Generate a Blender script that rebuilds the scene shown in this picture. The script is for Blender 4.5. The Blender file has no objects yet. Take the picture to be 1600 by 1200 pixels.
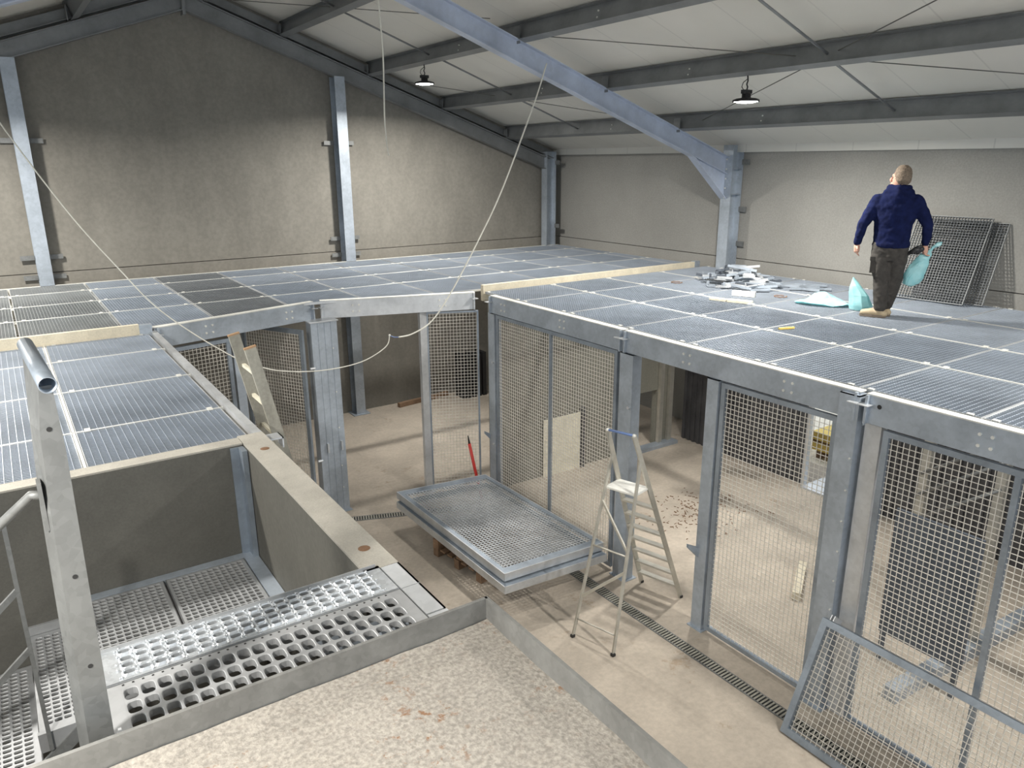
import bpy, bmesh, math, random
from mathutils import Vector, Matrix, noise
random.seed(7)
C = bpy.context.scene.collection
sc = bpy.context.scene

# ------------------------------------------------------------ camera, world, exposure
CAM = Vector((0.0, 0.0, 5.1))
F_PX = 1178.56; YAW = 0.978913; PIT = 0.28838; ROLL = -0.006306
def make_camera():
    cy, sy = math.cos(YAW), math.sin(YAW)
    fw = Vector((cy*math.cos(PIT), sy*math.cos(PIT), -math.sin(PIT)))
    r = Vector((sy, -cy, 0)); u = r.cross(fw)
    r2 = r*math.cos(ROLL)+u*math.sin(ROLL); u2 = -r*math.sin(ROLL)+u*math.cos(ROLL)
    cd = bpy.data.cameras.new('camera'); co = bpy.data.objects.new('camera', cd); C.objects.link(co)
    cd.sensor_width = 36.0; cd.lens = F_PX/1600*36.0; cd.clip_start = 0.05; cd.clip_end = 300
    m = Matrix((r2, u2, -fw)).transposed().to_4x4(); m.translation = CAM
    co.matrix_world = m; sc.camera = co
make_camera()
w = bpy.data.worlds.new('sky'); sc.world = w; w.use_nodes = True
bg = w.node_tree.nodes['Background']; bg.inputs[0].default_value = (0.86, 0.93, 1.0, 1); bg.inputs[1].default_value = 0.95
sc.view_settings.view_transform = 'Standard'; sc.view_settings.look = 'None'
sc.view_settings.exposure = 0.58; sc.view_settings.gamma = 1.0; sc.view_settings.use_curve_mapping = False
LAMP_W = 190.0

# ------------------------------------------------------------ materials
def nt(name):
    m = bpy.data.materials.new(name); m.use_nodes = True
    t = m.node_tree; b = t.nodes['Principled BSDF']; return m, t, b
def mix_ramp(t, fac, stops):
    r = t.nodes.new('ShaderNodeValToRGB'); e = r.color_ramp.elements
    while len(e) < len(stops): e.new(0.5)
    for k, (p, c) in enumerate(stops): e[k].position = p; e[k].color = (*c, 1)
    t.links.new(fac, r.inputs[0]); return r.outputs[0]
def coord(t, scale=(1, 1, 1)):
    tc = t.nodes.new('ShaderNodeTexCoord'); mp = t.nodes.new('ShaderNodeMapping')
    mp.inputs['Scale'].default_value = scale; t.links.new(tc.outputs['Object'], mp.inputs[0]); return mp.outputs[0]
def noise_tex(t, vec, scale, detail=4, rough=0.6):
    n = t.nodes.new('ShaderNodeTexNoise'); n.inputs['Scale'].default_value = scale
    n.inputs['Detail'].default_value = detail; n.inputs['Roughness'].default_value = rough
    t.links.new(vec, n.inputs['Vector']); return n.outputs['Fac']
def mixc(t, fac, a, b, mode='MIX'):
    m = t.nodes.new('ShaderNodeMix'); m.data_type = 'RGBA'; m.blend_type = mode
    if isinstance(fac, float): m.inputs[0].default_value = fac
    else: t.links.new(fac, m.inputs[0])
    for s, v in ((6, a), (7, b)):
        if isinstance(v, tuple): m.inputs[s].default_value = (*v, 1)
        else: t.links.new(v, m.inputs[s])
    return m.outputs[2]
def bump(t, b, h, strength, dist=0.01):
    n = t.nodes.new('ShaderNodeBump'); n.inputs['Strength'].default_value = strength
    n.inputs['Distance'].default_value = dist; t.links.new(h, n.inputs['Height']); t.links.new(n.outputs[0], b.inputs['Normal'])
def mul(c, k): return tuple(min(1, x*k) for x in c)
def galv(name, c, metal=0.55, rough=0.42, spangle=28, contrast=0.16, patch=2.2):
    m, t, b = nt(name); v = coord(t)
    vo = t.nodes.new('ShaderNodeTexVoronoi'); vo.inputs['Scale'].default_value = spangle; t.links.new(v, vo.inputs['Vector'])
    sp = t.nodes.new('ShaderNodeSeparateColor'); t.links.new(vo.outputs['Color'], sp.inputs[0])
    c1 = mix_ramp(t, sp.outputs[0], [(0, mul(c, 1-contrast*.7)), (1, mul(c, 1+contrast*.7))])
    n = noise_tex(t, v, patch, 5); c2 = mix_ramp(t, n, [(0.36, mul(c, 0.72)), (0.5, c), (0.66, mul(c, 1.28))])
    t.links.new(mixc(t, 0.55, c1, c2), b.inputs['Base Color'])
    rr = t.nodes.new('ShaderNodeMapRange'); rr.inputs[3].default_value = rough-.1; rr.inputs[4].default_value = rough+.14
    t.links.new(n, rr.inputs[0]); t.links.new(rr.outputs[0], b.inputs['Roughness']); b.inputs['Metallic'].default_value = metal
    return m
def concrete(name, c, scale=1.2, streak=(1, 1, 1), var=0.2, grain=60, bumpk=0.25, speck=None, gk=(.90, 1.07)):
    m, t, b = nt(name); v = coord(t, streak)
    n1 = noise_tex(t, v, scale, 6, .65); n2 = noise_tex(t, coord(t), grain, 3, .6)
    c1 = mix_ramp(t, n1, [(0.3, mul(c, 1-var)), (0.5, c), (0.7, mul(c, 1+var))])
    c2 = mix_ramp(t, n2, [(0.35, (gk[0],)*3), (0.65, (gk[1],)*3)])
    o = mixc(t, 0.8, c1, c2, 'MULTIPLY')
    if speck:
        n3 = noise_tex(t, coord(t), speck[0], 8, .75)
        n4 = noise_tex(t, coord(t), speck[3], 3, .5)
        mm = t.nodes.new('ShaderNodeMath'); mm.operation = 'MULTIPLY'
        f1 = mix_ramp(t, n3, [(speck[1], (0, 0, 0)), (speck[1]+.07, (1, 1, 1))])
        f2 = mix_ramp(t, n4, [(0.48, (0.06,)*3), (0.62, (1, 1, 1))])
        t.links.new(f1, mm.inputs[0]); t.links.new(f2, mm.inputs[1])
        o = mixc(t, mm.outputs[0], o, speck[2])
    t.links.new(o, b.inputs['Base Color']); b.inputs['Roughness'].default_value = 0.88
    bump(t, b, n2, bumpk, 0.004); return m
def plain(name, c, rough=0.6, metal=0.0, var=0.12, scale=8):
    m, t, b = nt(name); n = noise_tex(t, coord(t), scale)
    t.links.new(mix_ramp(t, n, [(0.3, mul(c, 1-var)), (0.7, mul(c, 1+var))]), b.inputs['Base Color'])
    b.inputs['Roughness'].default_value = rough; b.inputs['Metallic'].default_value = metal; return m

M = {}
M['steel'] = galv('galvanised_steel', (0.41, 0.46, 0.52), metal=.38)  # steel colours here carry the blue cast of cool daylight
M['frame'] = galv('galvanised_frame', (0.33, 0.38, 0.44), rough=0.4)
M['blue'] = galv('galvanised_rafter', (0.47, 0.53, 0.65), metal=.1, spangle=14, contrast=.1, patch=1.6)  # cool daylight on grey steel, put into the colour as blue
M['roofsteel'] = galv('galvanised_purlin', (0.22, 0.23, 0.235), metal=.3, contrast=.08)
M['post'] = galv('galvanised_post', (0.215, 0.222, 0.22), metal=.4, rough=.5, spangle=40, contrast=.25, patch=4)
M['pale'] = galv('pale_galvanised_edge', (0.72, 0.72, 0.68), metal=.15, rough=.5, contrast=.06)
M['light'] = galv('bright_galvanised', (0.60, 0.62, 0.64), metal=.45, rough=.35, contrast=.12)
M['wire'] = plain('bright_mesh_wire', (0.74, 0.71, 0.65), .45, .1)
M['grate'] = [galv('deck_grating_%s' % n, c, metal=.4, rough=.42, patch=.9, contrast=.05) for n, c in
              (('a', (0.42, 0.47, 0.54)), ('b', (0.37, 0.42, 0.49)), ('c', (0.27, 0.29, 0.31)), ('d', (0.34, 0.36, 0.37)))]
M['tread'] = galv('stair_tread_zinc', (0.40, 0.41, 0.42), metal=.35, rough=.42, contrast=.1)
M['shiny'] = galv('shiny_crushed_zinc', (0.64, 0.67, 0.70), metal=.6, rough=.28, spangle=60, contrast=.3)
M['gable'] = concrete('gable_concrete', (0.235, 0.223, 0.196), 1.0, (1.4, 1, .7), .15, 16, .2)
M['side'] = concrete('side_wall_concrete', (0.305, 0.30, 0.28), .6, (1, 1, 1), .1, 40, .15)
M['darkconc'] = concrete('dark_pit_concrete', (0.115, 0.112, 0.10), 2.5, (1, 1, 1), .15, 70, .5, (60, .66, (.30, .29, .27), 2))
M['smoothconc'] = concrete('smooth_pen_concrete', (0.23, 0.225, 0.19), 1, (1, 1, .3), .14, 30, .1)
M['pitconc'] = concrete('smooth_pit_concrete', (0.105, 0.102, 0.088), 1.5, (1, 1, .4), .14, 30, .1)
M['cap'] = concrete('concrete_wall_top', (0.40, 0.38, 0.335), 3, (1, 1, 1), .2, 90, .5)
M['board'] = concrete('pale_board', (0.66, 0.60, 0.47), 4, (1, 1, 1), .12, 60, .2)
M['floor'] = concrete('dusty_floor', (0.475, 0.415, 0.345), .8, (1, 1, 1), .2, 18, .2, (2.2, .58, (.34, .27, .2), .7))
M['platform'] = concrete('sandy_platform', (0.365, 0.338, 0.30), 2.0, (1, 1, 1), .12, 62, 1.0, (22, .55, (.25, .14, .08), 2.6), (.66, 1.22))
M['rim'] = galv('dirty_steel_rim', (0.235, 0.235, 0.225), metal=.25, rough=.55, spangle=50, contrast=.2, patch=5)
M['lamp'] = plain('black_lamp_housing', (0.02, 0.02, 0.022), .5)
M['alu'] = plain('dull_aluminium', (0.56, 0.54, 0.48), .42, .5)
M['oldladder'] = concrete('weathered_ladder_rail', (0.40, 0.385, 0.33), 6, (1, 1, .3), .28, 40, .3)
M['orange'] = plain('orange_cap', (0.48, 0.30, 0.17), .6)
M['pallet'] = concrete('pallet_timber', (0.25, 0.16, 0.10), 6, (1, 1, 1), .3, 40, .3)
M['timber'] = plain('yellow_timber', (0.85, 0.62, 0.16), .7)
M['palewood'] = plain('pale_timber', (0.80, 0.76, 0.62), .7)
M['dark'] = plain('dark_void', (0.025, 0.025, 0.025), .8)  # also stands for the shade inside holes and drain slots
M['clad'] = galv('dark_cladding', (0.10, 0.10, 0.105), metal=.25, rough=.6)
M['darksheet'] = galv('dark_steel_sheet', (0.13, 0.15, 0.18), metal=.4, rough=.5)
M['loose'] = galv('dull_loose_grating', (0.155, 0.165, 0.175), metal=.35, rough=.5)
M['red'] = plain('red_plastic', (0.62, 0.05, 0.04), .4)
M['cable'] = plain('pale_cable', (0.72, 0.71, 0.64), .5)
M['thinwire'] = plain('dark_bracing_wire', (0.12, 0.12, 0.11), .5, .4)
M['jacket'] = plain('navy_softshell', (0.006, 0.010, 0.045), .95, 0, .3, 14)
M['jacket'].node_tree.nodes['Principled BSDF'].inputs['Specular IOR Level'].default_value = .15
M['trousers'] = plain('charcoal_work_cloth', (0.040, 0.036, 0.032), .85, 0, .35, 16)
M['skin'] = plain('skin', (0.50, 0.29, 0.22), .55)
M['hair'] = plain('grey_brown_hair', (0.17, 0.13, 0.095), .8, 0, .4, 60)
M['boot'] = plain('tan_leather', (0.40, 0.32, 0.21), .7)
M['sole'] = plain('boot_sole', (0.16, 0.13, 0.1), .8)
M['white'] = plain('white_plastic', (0.8, 0.8, 0.76), .5)
M['bluetape'] = plain('blue_grip', (0.14, 0.22, 0.45), .5)
M['rust'] = plain('rusty_wire', (0.2, 0.11, 0.06), .8)
M['gravel'] = concrete('pale_yard', (0.78, 0.72, 0.6), 3, (1, 1, 1), .15, 14, .5)
def bagmat():
    m, t, b = nt('turquoise_plastic_film'); n = noise_tex(t, coord(t), 9)
    t.links.new(mix_ramp(t, n, [(0.3, (0.30, 0.64, 0.69)), (0.7, (0.50, 0.78, 0.80))]), b.inputs['Base Color'])
    b.inputs['Roughness'].default_value = .35
    tr = t.nodes.new('ShaderNodeBsdfTranslucent'); tr.inputs[0].default_value = (0.45, 0.85, 0.88, 1)
    mx = t.nodes.new('ShaderNodeMixShader'); mx.inputs[0].default_value = .3
    t.links.new(b.outputs[0], mx.inputs[1]); t.links.new(tr.outputs[0], mx.inputs[2])
    t.links.new(mx.outputs[0], t.nodes['Material Output'].inputs[0]); return m
M['bag'] = bagmat()
def lensmat():
    m, t, b = nt('led_lens'); b.inputs['Emission Color'].default_value = (1, .98, .95, 1)
    b.inputs['Emission Strength'].default_value = 14; b.inputs['Base Color'].default_value = (1, 1, 1, 1); return m
M['lens'] = lensmat()
def ceilmat():
    m, t, b = nt('white_roof_panel')
    n = noise_tex(t, coord(t, (1, 1, 1)), .5); c = mix_ramp(t, n, [(.3, (.64, .63, .58)), (.7, (.73, .715, .67))])
    tc = t.nodes.new('ShaderNodeTexCoord'); s = t.nodes.new('ShaderNodeSeparateXYZ'); t.links.new(tc.outputs['Object'], s.inputs[0])
    a = t.nodes.new('ShaderNodeMath'); a.operation = 'FRACT'; t.links.new(s.outputs[1], a.inputs[0])
    l = t.nodes.new('ShaderNodeMath'); l.operation = 'LESS_THAN'; l.inputs[1].default_value = .02; t.links.new(a.outputs[0], l.inputs[0])
    t.links.new(mixc(t, l.outputs[0], c, (.60, .59, .55)), b.inputs['Base Color']); b.inputs['Roughness'].default_value = .55; return m
M['ceiling'] = ceilmat()

# ------------------------------------------------------------ mesh helpers
class MB:
    def __init__(s): s.v = []; s.f = []
    def add(s, vs, fs):
        o = len(s.v); s.v += [Vector(p) for p in vs]; s.f += [tuple(i+o for i in f) for f in fs]; return s
    def box(s, x0, x1, y0, y1, z0, z1):
        return s.add([(x0,y0,z0),(x1,y0,z0),(x1,y1,z0),(x0,y1,z0),(x0,y0,z1),(x1,y0,z1),(x1,y1,z1),(x0,y1,z1)],
                     [(0,3,2,1),(4,5,6,7),(0,1,5,4),(1,2,6,5),(2,3,7,6),(3,0,4,7)])
    def frame(s, p0, p1, up=(0, 0, 1)):
        p0 = Vector(p0); p1 = Vector(p1); d = (p1-p0).normalized(); up = Vector(up)
        if abs(d.dot(up)) > .98: up = Vector((0, 1, 0))
        sd = d.cross(up).normalized(); u = sd.cross(d).normalized(); return p0, p1, d, sd, u
    def prof(s, p0, p1, pts, up=(0, 0, 1)):      # extrude a closed 2-D outline (side, up) from p0 to p1
        p0, p1, d, sd, u = s.frame(p0, p1, up); n = len(pts)
        vs = [p+sd*a+u*b for p in (p0, p1) for a, b in pts]
        fs = [(i, (i+1) % n, n+(i+1) % n, n+i) for i in range(n)]+[tuple(range(n))[::-1], tuple(range(n, 2*n))]
        return s.add(vs, fs)
    def bar(s, p0, p1, w, h, up=(0, 0, 1)):
        return s.prof(p0, p1, [(-w/2, -h/2), (w/2, -h/2), (w/2, h/2), (-w/2, h/2)], up)
    def ibeam(s, p0, p1, h, bf, tf=.012, tw=.008, up=(0, 0, 1)):
        a, b, c = bf/2, h/2, tw/2
        return s.prof(p0, p1, [(-a,-b),(a,-b),(a,-b+tf),(c,-b+tf),(c,b-tf),(a,b-tf),(a,b),(-a,b),(-a,b-tf),(-c,b-tf),(-c,-b+tf),(-a,-b+tf)], up)
    def chan(s, p0, p1, h, w, t=.008, up=(0, 0, 1), flip=1):   # U channel, web at -side
        b = h/2; pts = [(0,-b),(w,-b),(w,-b+t),(t,-b+t),(t,b-t),(w,b-t),(w,b),(0,b)]
        if flip < 0: pts = [(-x, y) for x, y in pts][::-1]
        return s.prof(p0, p1, pts, up)
    def tube(s, pts, r, n=8, cap=True):
        pts = [Vector(p) for p in pts]; o = len(s.v); m = len(pts); rs = r if isinstance(r, (list, tuple)) else [r]*m
        pu = None
        for i, p in enumerate(pts):
            d = (pts[min(i+1, m-1)]-pts[max(i-1, 0)]).normalized()
            if pu is None: pu = Vector((0, 0, 1)) if abs(d.z) < .9 else Vector((1, 0, 0))
            sd = d.cross(pu).normalized(); pu = sd.cross(d).normalized()
            for k in range(n):
                a = 2*math.pi*k/n; s.v.append(p+(sd*math.cos(a)+pu*math.sin(a))*rs[i])
        for i in range(m-1):
            for k in range(n): s.f.append((o+i*n+k, o+i*n+(k+1) % n, o+(i+1)*n+(k+1) % n, o+(i+1)*n+k))
        if cap: s.f.append(tuple(range(o, o+n))[::-1]); s.f.append(tuple(range(o+(m-1)*n, o+m*n)))
        return s
    def pipe(s, p0, p1, r, t, n=20):              # open hollow pipe
        p0, p1, d, sd, u = s.frame(p0, p1); o = len(s.v)
        for p, q in ((p0, r), (p1, r), (p1, r-t), (p0, r-t)):
            for k in range(n):
                a = 2*math.pi*k/n; s.v.append(p+(sd*math.cos(a)+u*math.sin(a))*q)
        for j in range(4):
            for k in range(n): s.f.append((o+j*n+k, o+j*n+(k+1) % n, o+((j+1) % 4)*n+(k+1) % n, o+((j+1) % 4)*n+k))
        return s
    def lathe(s, prof, cx, cy, n=24):
        o = len(s.v)
        for r, z in prof:
            for k in range(n): a = 2*math.pi*k/n; s.v.append(Vector((cx+r*math.cos(a), cy+r*math.sin(a), z)))
        for i in range(len(prof)-1):
            for k in range(n): s.f.append((o+i*n+k, o+i*n+(k+1) % n, o+(i+1)*n+(k+1) % n, o+(i+1)*n+k))
        return s
    def poly(s, pts, d):                          # planar polygon extruded by vector d
        n = len(pts); d = Vector(d); pts = [Vector(p) for p in pts]
        return s.add(pts+[p+d for p in pts], [tuple(range(n))[::-1], tuple(range(n, 2*n))]+[(i, (i+1) % n, n+(i+1) % n, n+i) for i in range(n)])
    def loft(s, secs, n=20):                      # closed stack of ellipses (x, y, z, rx, ry[, rot])
        o = len(s.v)
        for q in secs:
            x, y, z, rx, ry = q[:5]; ro = q[5] if len(q) > 5 else 0
            for k in range(n):
                a = 2*math.pi*k/n; ex, ey = rx*math.cos(a), ry*math.sin(a)
                s.v.append(Vector((x+ex*math.cos(ro)-ey*math.sin(ro), y+ex*math.sin(ro)+ey*math.cos(ro), z)))
        m = len(secs)
        for i in range(m-1):
            for k in range(n): s.f.append((o+i*n+k, o+i*n+(k+1) % n, o+(i+1)*n+(k+1) % n, o+(i+1)*n+k))
        s.f.append(tuple(range(o, o+n))[::-1]); s.f.append(tuple(range(o+(m-1)*n, o+m*n))); return s
    def ball(s, c, r, n=14, m=9):
        c = Vector(c); rx, ry, rz = r if isinstance(r, tuple) else (r, r, r)
        return s.loft([(c.x, c.y, c.z-rz*math.cos(math.pi*(i+.15)/(m+.3)), rx*math.sin(math.pi*(i+.15)/(m+.3)), ry*math.sin(math.pi*(i+.15)/(m+.3))) for i in range(m+1)], n)
    def limb(s, pts, rs, n=14):                   # tapering limb with rounded ends
        s.tube(pts, list(rs), n)
        for p, r in zip(pts, rs): s.ball(p, r*1.0, n, 8)
        return s
    def xf(s, mat): s.v = [mat @ p for p in s.v]; return s
    def build(s, name, mat, parent=None, smooth=False, origin=None):
        if parent is not None: og = WO[parent.name]
        elif origin is not None: og = Vector(origin)
        else:
            xs = [p.x for p in s.v]; ys = [p.y for p in s.v]; zs = [p.z for p in s.v]
            og = Vector(((min(xs)+max(xs))/2, (min(ys)+max(ys))/2, min(zs)))
        me = bpy.data.meshes.new(name); me.from_pydata([p-og for p in s.v], [], s.f); me.update()
        bm = bmesh.new(); bm.from_mesh(me); bmesh.ops.recalc_face_normals(bm, faces=bm.faces); bm.to_mesh(me); bm.free()
        if smooth:
            for p in me.polygons: p.use_smooth = True
        me.materials.append(mat); o = bpy.data.objects.new(name, me); C.objects.link(o)
        if parent is not None: o.parent = parent
        else: o.location = og
        WO[o.name] = og; return o
WO = {}
def thing(name, loc, label, cat, group=None):
    o = bpy.data.objects.new(name, None); C.objects.link(o); o.location = loc; o.empty_display_size = .1
    WO[o.name] = Vector(loc); return tag(o, label, cat, group)
def tag(o, label, cat, group=None, kind=None):
    o['label'] = label; o['category'] = cat
    if group: o['group'] = group
    if kind: o['kind'] = kind
    return o
def struct(o, label, cat):
    o['kind'] = 'structure'; o['label'] = label; o['category'] = cat; return o
def copy_tree(root, loc, label, group=None):
    r = root.copy(); C.objects.link(r); r.location = loc; r['label'] = label
    if group: r['group'] = group
    for ch in list(root.children):
        c = ch.copy(); C.objects.link(c); c.parent = r
        for g in ch.children:
            d = g.copy(); C.objects.link(d); d.parent = c
    return r
ORD = ['first', 'second', 'third', 'fourth', 'fifth', 'sixth', 'seventh', 'eighth', 'ninth', 'tenth', 'eleventh', 'twelfth', 'thirteenth', 'fourteenth']
def bolt_at(p, d, parent, mat='pale', r=.014):
    d = Vector(d).normalized(); MB().tube([Vector(p)-d*.002, Vector(p)+d*.014], r, 6).build('bolt', M[mat], parent)

# ------------------------------------------------------------ setting
RX = 3.15                                   # ridge
def zb(x): return 7.5-.35*abs(x-RX)         # underside of the rafters
def zr(x): return zb(x)+.56                  # underside of roof panels
YG = 14.5; XE = 11.0; XW = -4.7
m = MB(); m.box(-5, 11.2, -4, 14.7, -.2, 0)
struct(m.build('floor', M['floor'], origin=(0, 0, 0)), 'dusty tan concrete floor of the aisle and pens', 'floor')
m = MB(); m.box(11.2, 22, -4, 14.7, -.25, -.03)
struct(m.build('ground', M['gravel']), 'pale gravel yard outside the pen doorway', 'ground')
# gable wall, lower and upper slabs with an open joint between them
m = MB(); m.box(XW, XE, YG, YG+.2, 0, 3.372)
struct(m.build('wall_north', M['gable'], origin=(0, YG, 0)), 'lower course of the concrete gable wall behind the far deck', 'wall')
m = MB(); m.poly([(XW, YG+.02, 3.385), (XE, YG+.02, 3.385), (XE, YG+.02, zr(XE)+.02), (RX, YG+.02, zr(RX)+.02), (XW, YG+.02, zr(XW)+.02)], (0, .2, 0))
struct(m.build('wall_north', M['gable'], origin=(0, YG, 0)), 'tall brownish grey concrete gable wall under the roof ridge', 'wall')
# side wall: doorway to the yard in its lower course
m = MB(); m.box(XE, XE+.2, -4, 5.6, 0, 3.372); m.box(XE, XE+.2, 7.7, YG+.2, 0, 3.372); m.box(XE, XE+.2, 5.6, 7.7, 2.6, 3.372)
struct(m.build('wall_east', M['side'], origin=(XE, 0, 0)), 'lower course of the long grey side wall', 'wall')
m = MB(); m.box(XE+.02, XE+.2, -4, YG+.2, 3.385, 5.25)
struct(m.build('wall_east', M['side'], origin=(XE, 0, 0)), 'long grey concrete side wall behind the man', 'wall')
m = MB(); m.box(XE-.06, XE+.05, -4, YG, 5.21, 5.34)
struct(m.build('trim_1', M['ceiling'], origin=(XE, 0, 5)), 'cream eaves flashing along the top of the side wall', 'trim')
m = MB(); m.box(XW-.2, XW, -4, YG+.2, 0, 3.4)
struct(m.build('wall_west', M['side'], origin=(XW, 0, 0)), 'low concrete side wall on the open side', 'wall')
for nm, xa, xb in (('right', RX, XE+.3), ('left', XW-.3, RX)):
    m = MB(); m.poly([(xa, -4, zr(xa)), (xb, -4, zr(xb)), (xb, -4, zr(xb)+.12), (xa, -4, zr(xa)+.12)], (0, YG+4.3, 0))
    struct(m.build('ceiling', M['ceiling'], origin=(0, 0.3, 6)), 'off-white insulated roof panels on the %s slope' % nm, 'ceiling')

# ------------------------------------------------------------ roof steel
def rafter(y, mat, lab, half, h=.27, x_end=None):
    xe = x_end; x0 = RX if half > 0 else RX
    a = (RX, y, zb(RX)+h/2); b = (xe, y, zb(xe)+h/2)
    g = thing('roof_rafter', (xe, y, zb(xe)), lab, 'rafter')
    up = Vector((.35*half, 0, 1)).normalized()
    MB().ibeam(a, b, h, .15, .014, .009, up).build('beam', mat, g)
    p = MB(); p.box(RX-.012+.012*half, RX+.012+.012*half, y-.09, y+.09, zb(RX)-.08, zb(RX)+h+.05); p.build('end_plate', mat, g)
    return g
g = rafter(9.25, M['blue'], 'bluish galvanised main rafter crossing the view above the aisle', 1, .28, 10.75)
m = MB()                                          # haunch under the rafter at the column
xh = 9.85
m.poly([(xh, 9.246, zb(xh)+.01), (10.72, 9.246, zb(10.72)+.01), (10.72, 9.246, zb(10.72)-.42)], (0, .009, 0))
m.bar((xh, 9.25, zb(xh)), (10.72, 9.25, zb(10.72)-.42), .15, .014); m.build('haunch', M['blue'], g)
for k in range(5):
    bolt_at((10.70, 9.2, 4.45+k*.16), (-1, 0, 0), g)
rafter(9.25, M['blue'], 'main rafter half on the left of the ridge, top left corner', -1, .28, XW+.3)
rafter(14.3, M['roofsteel'], 'grey gable rafter sloping down right along the end wall', 1, .25, 10.6)
rafter(14.3, M['roofsteel'], 'grey gable rafter sloping down left along the end wall', -1, .25, XW+.3)
for s, lab in ((1, 'right'), (-1, 'left')):
    xe = 10.9 if s > 0 else XW+.2
    m = MB(); m.bar((RX, 14.42, zb(RX)+.39), (xe, 14.42, zb(xe)+.39), .05, .17, Vector((.35*s, 0, 1)).normalized())
    m.bar((RX, 14.34, zb(RX)+.31), (xe, 14.34, zb(xe)+.31), .16, .01, Vector((.35*s, 0, 1)).normalized())
    tag(m.build('edge_angle', M['roofsteel']), 'dark steel edge angle above the %s gable rafter' % lab, 'beam')
PX = [3.52, 4.79, 6.40, 7.99, 9.55]
names = ['nearest the ridge', 'second from the ridge', 'third from the ridge', 'fourth from the ridge', 'nearest the eaves']
for s in (1, -1):
    for k, x0 in enumerate(PX):
        x = x0 if s > 0 else 2*RX-x0; up = Vector((.35*s, 0, 1)).normalized(); z = zb(x)+.41
        g = thing('purlin', (x, 5, z-.1), 'grey roof purlin %s on the %s slope' % (names[k], 'right' if s > 0 else 'left'), 'purlin')
        a, b, t = .06, .125, .007
        q = MB().prof((x, -4, z), (x, YG-.06, z), [(-a,-b),(a,-b),(a,-b+t),(t/2,-b+t),(t/2,b-t),(a,b-t),(a,b),(-a,b),(-a,b-t),(-t/2,b-t),(-t/2,-b+t),(-a,-b+t)], up)
        q.build('beam', M['roofsteel'], g)
        for yy in (9.25, 14.3): MB().box(x-.07, x-.058, yy-.07, yy+.07, z-.15, z+.07).build('cleat', M['roofsteel'], g)
        for yy in (7.6, 10.9): bolt_at((x-.01, yy, z+.03), (-1, 0, 0), g, r=.011); bolt_at((x-.01, yy+.02, z-.04), (-1, 0, 0), g, r=.011)
# sag tubes and bracing wires between the purlins
for y, lab in ((5.55, 'in the bay over the man'), (11.82, 'in the bay beside the gable')):
    for i in range(4):
        xa, xb = PX[i]+.02, PX[i+1]-.02
        m = MB().tube([(xa, y+.05*(i % 2), zb(xa)+.40), (xb, y+.05*(i % 2), zb(xb)+.40)], .015, 8)
        tag(m.build('sag_tube', M['roofsteel'], smooth=True), 'slim steel sag tube %s, %s from the ridge' % (lab, ORD[i]), 'tube')
def zw(x): return zb(x)+.43
for a, b, lab in (((6.5, 9.3), (9.2, 3.3), 'from the blue rafter down toward the eaves over the man'), ((9.8, 9.3), (7.0, 3.3), 'from the rafter foot up past the right lamp'),
                  ((7.0, 14.2), (9.55, 9.6), 'beside the gable, in the lower bay toward the eaves'), ((3.8, 14.2), (6.0, 9.4), 'beside the gable, near the ridge')):
    m = MB().tube([(a[0], a[1], zw(a[0])), (b[0], b[1], zw(b[0]))], .006, 6)
    tag(m.build('bracing_wire', M['thinwire']), 'thin dark diagonal bracing wire %s' % lab, 'wire')

def column(x, y, ztop, lab, wdir, h=.26, bf=.2, mat='steel', cleats=(), cdir=0):
    g = thing('steel_column', (x, y, 0), lab, 'column')
    MB().ibeam((x, y, 0.02), (x, y, ztop), h, bf, .014, .01, up=wdir).build('shaft', M[mat], g)
    MB().box(x-.18, x+.18, y-.18, y+.18, 0, .02).build('base_plate', M[mat], g)
    for z in cleats:
        for s in (-1, 1):
            if cdir == 0: MB().box(x+s*.1, x+s*.3, y+h/2-.03, y+h/2-.012, z, z+.075).build('wall_clip', M['post'], g)
            else: MB().box(x+h/2-.03, x+h/2-.012, y+s*.1, y+s*.26, z, z+.09).build('wall_clip', M['post'], g)
    return g
column(5.75, 14.35, zb(5.75)+.02, 'galvanised column on the gable wall right of the ridge', (0, 1, 0), cleats=(3.28, 3.6, 5.4), mat='steel')
column(.56, 14.35, zb(.56)+.02, 'galvanised column at the far left of the gable wall', (0, 1, 0), cleats=(3.28, 3.6, 5.4), mat='steel')
column(10.66, 14.3, 5.28, 'galvanised column in the far corner of the hall', (1, 0, 0), cleats=(3.6, 5.0), cdir=1)
g = column(10.86, 9.2, 5.33, 'galvanised column on the side wall carrying the main rafter', (1, 0, 0), h=.28, bf=.22, cleats=(3.6, 4.2, 5.0), cdir=1)
for z in (4.5, 4.93): MB().box(10.735, 10.985, 9.1, 9.195, z, z+.012).build('stiffener', M['steel'], g)

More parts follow.
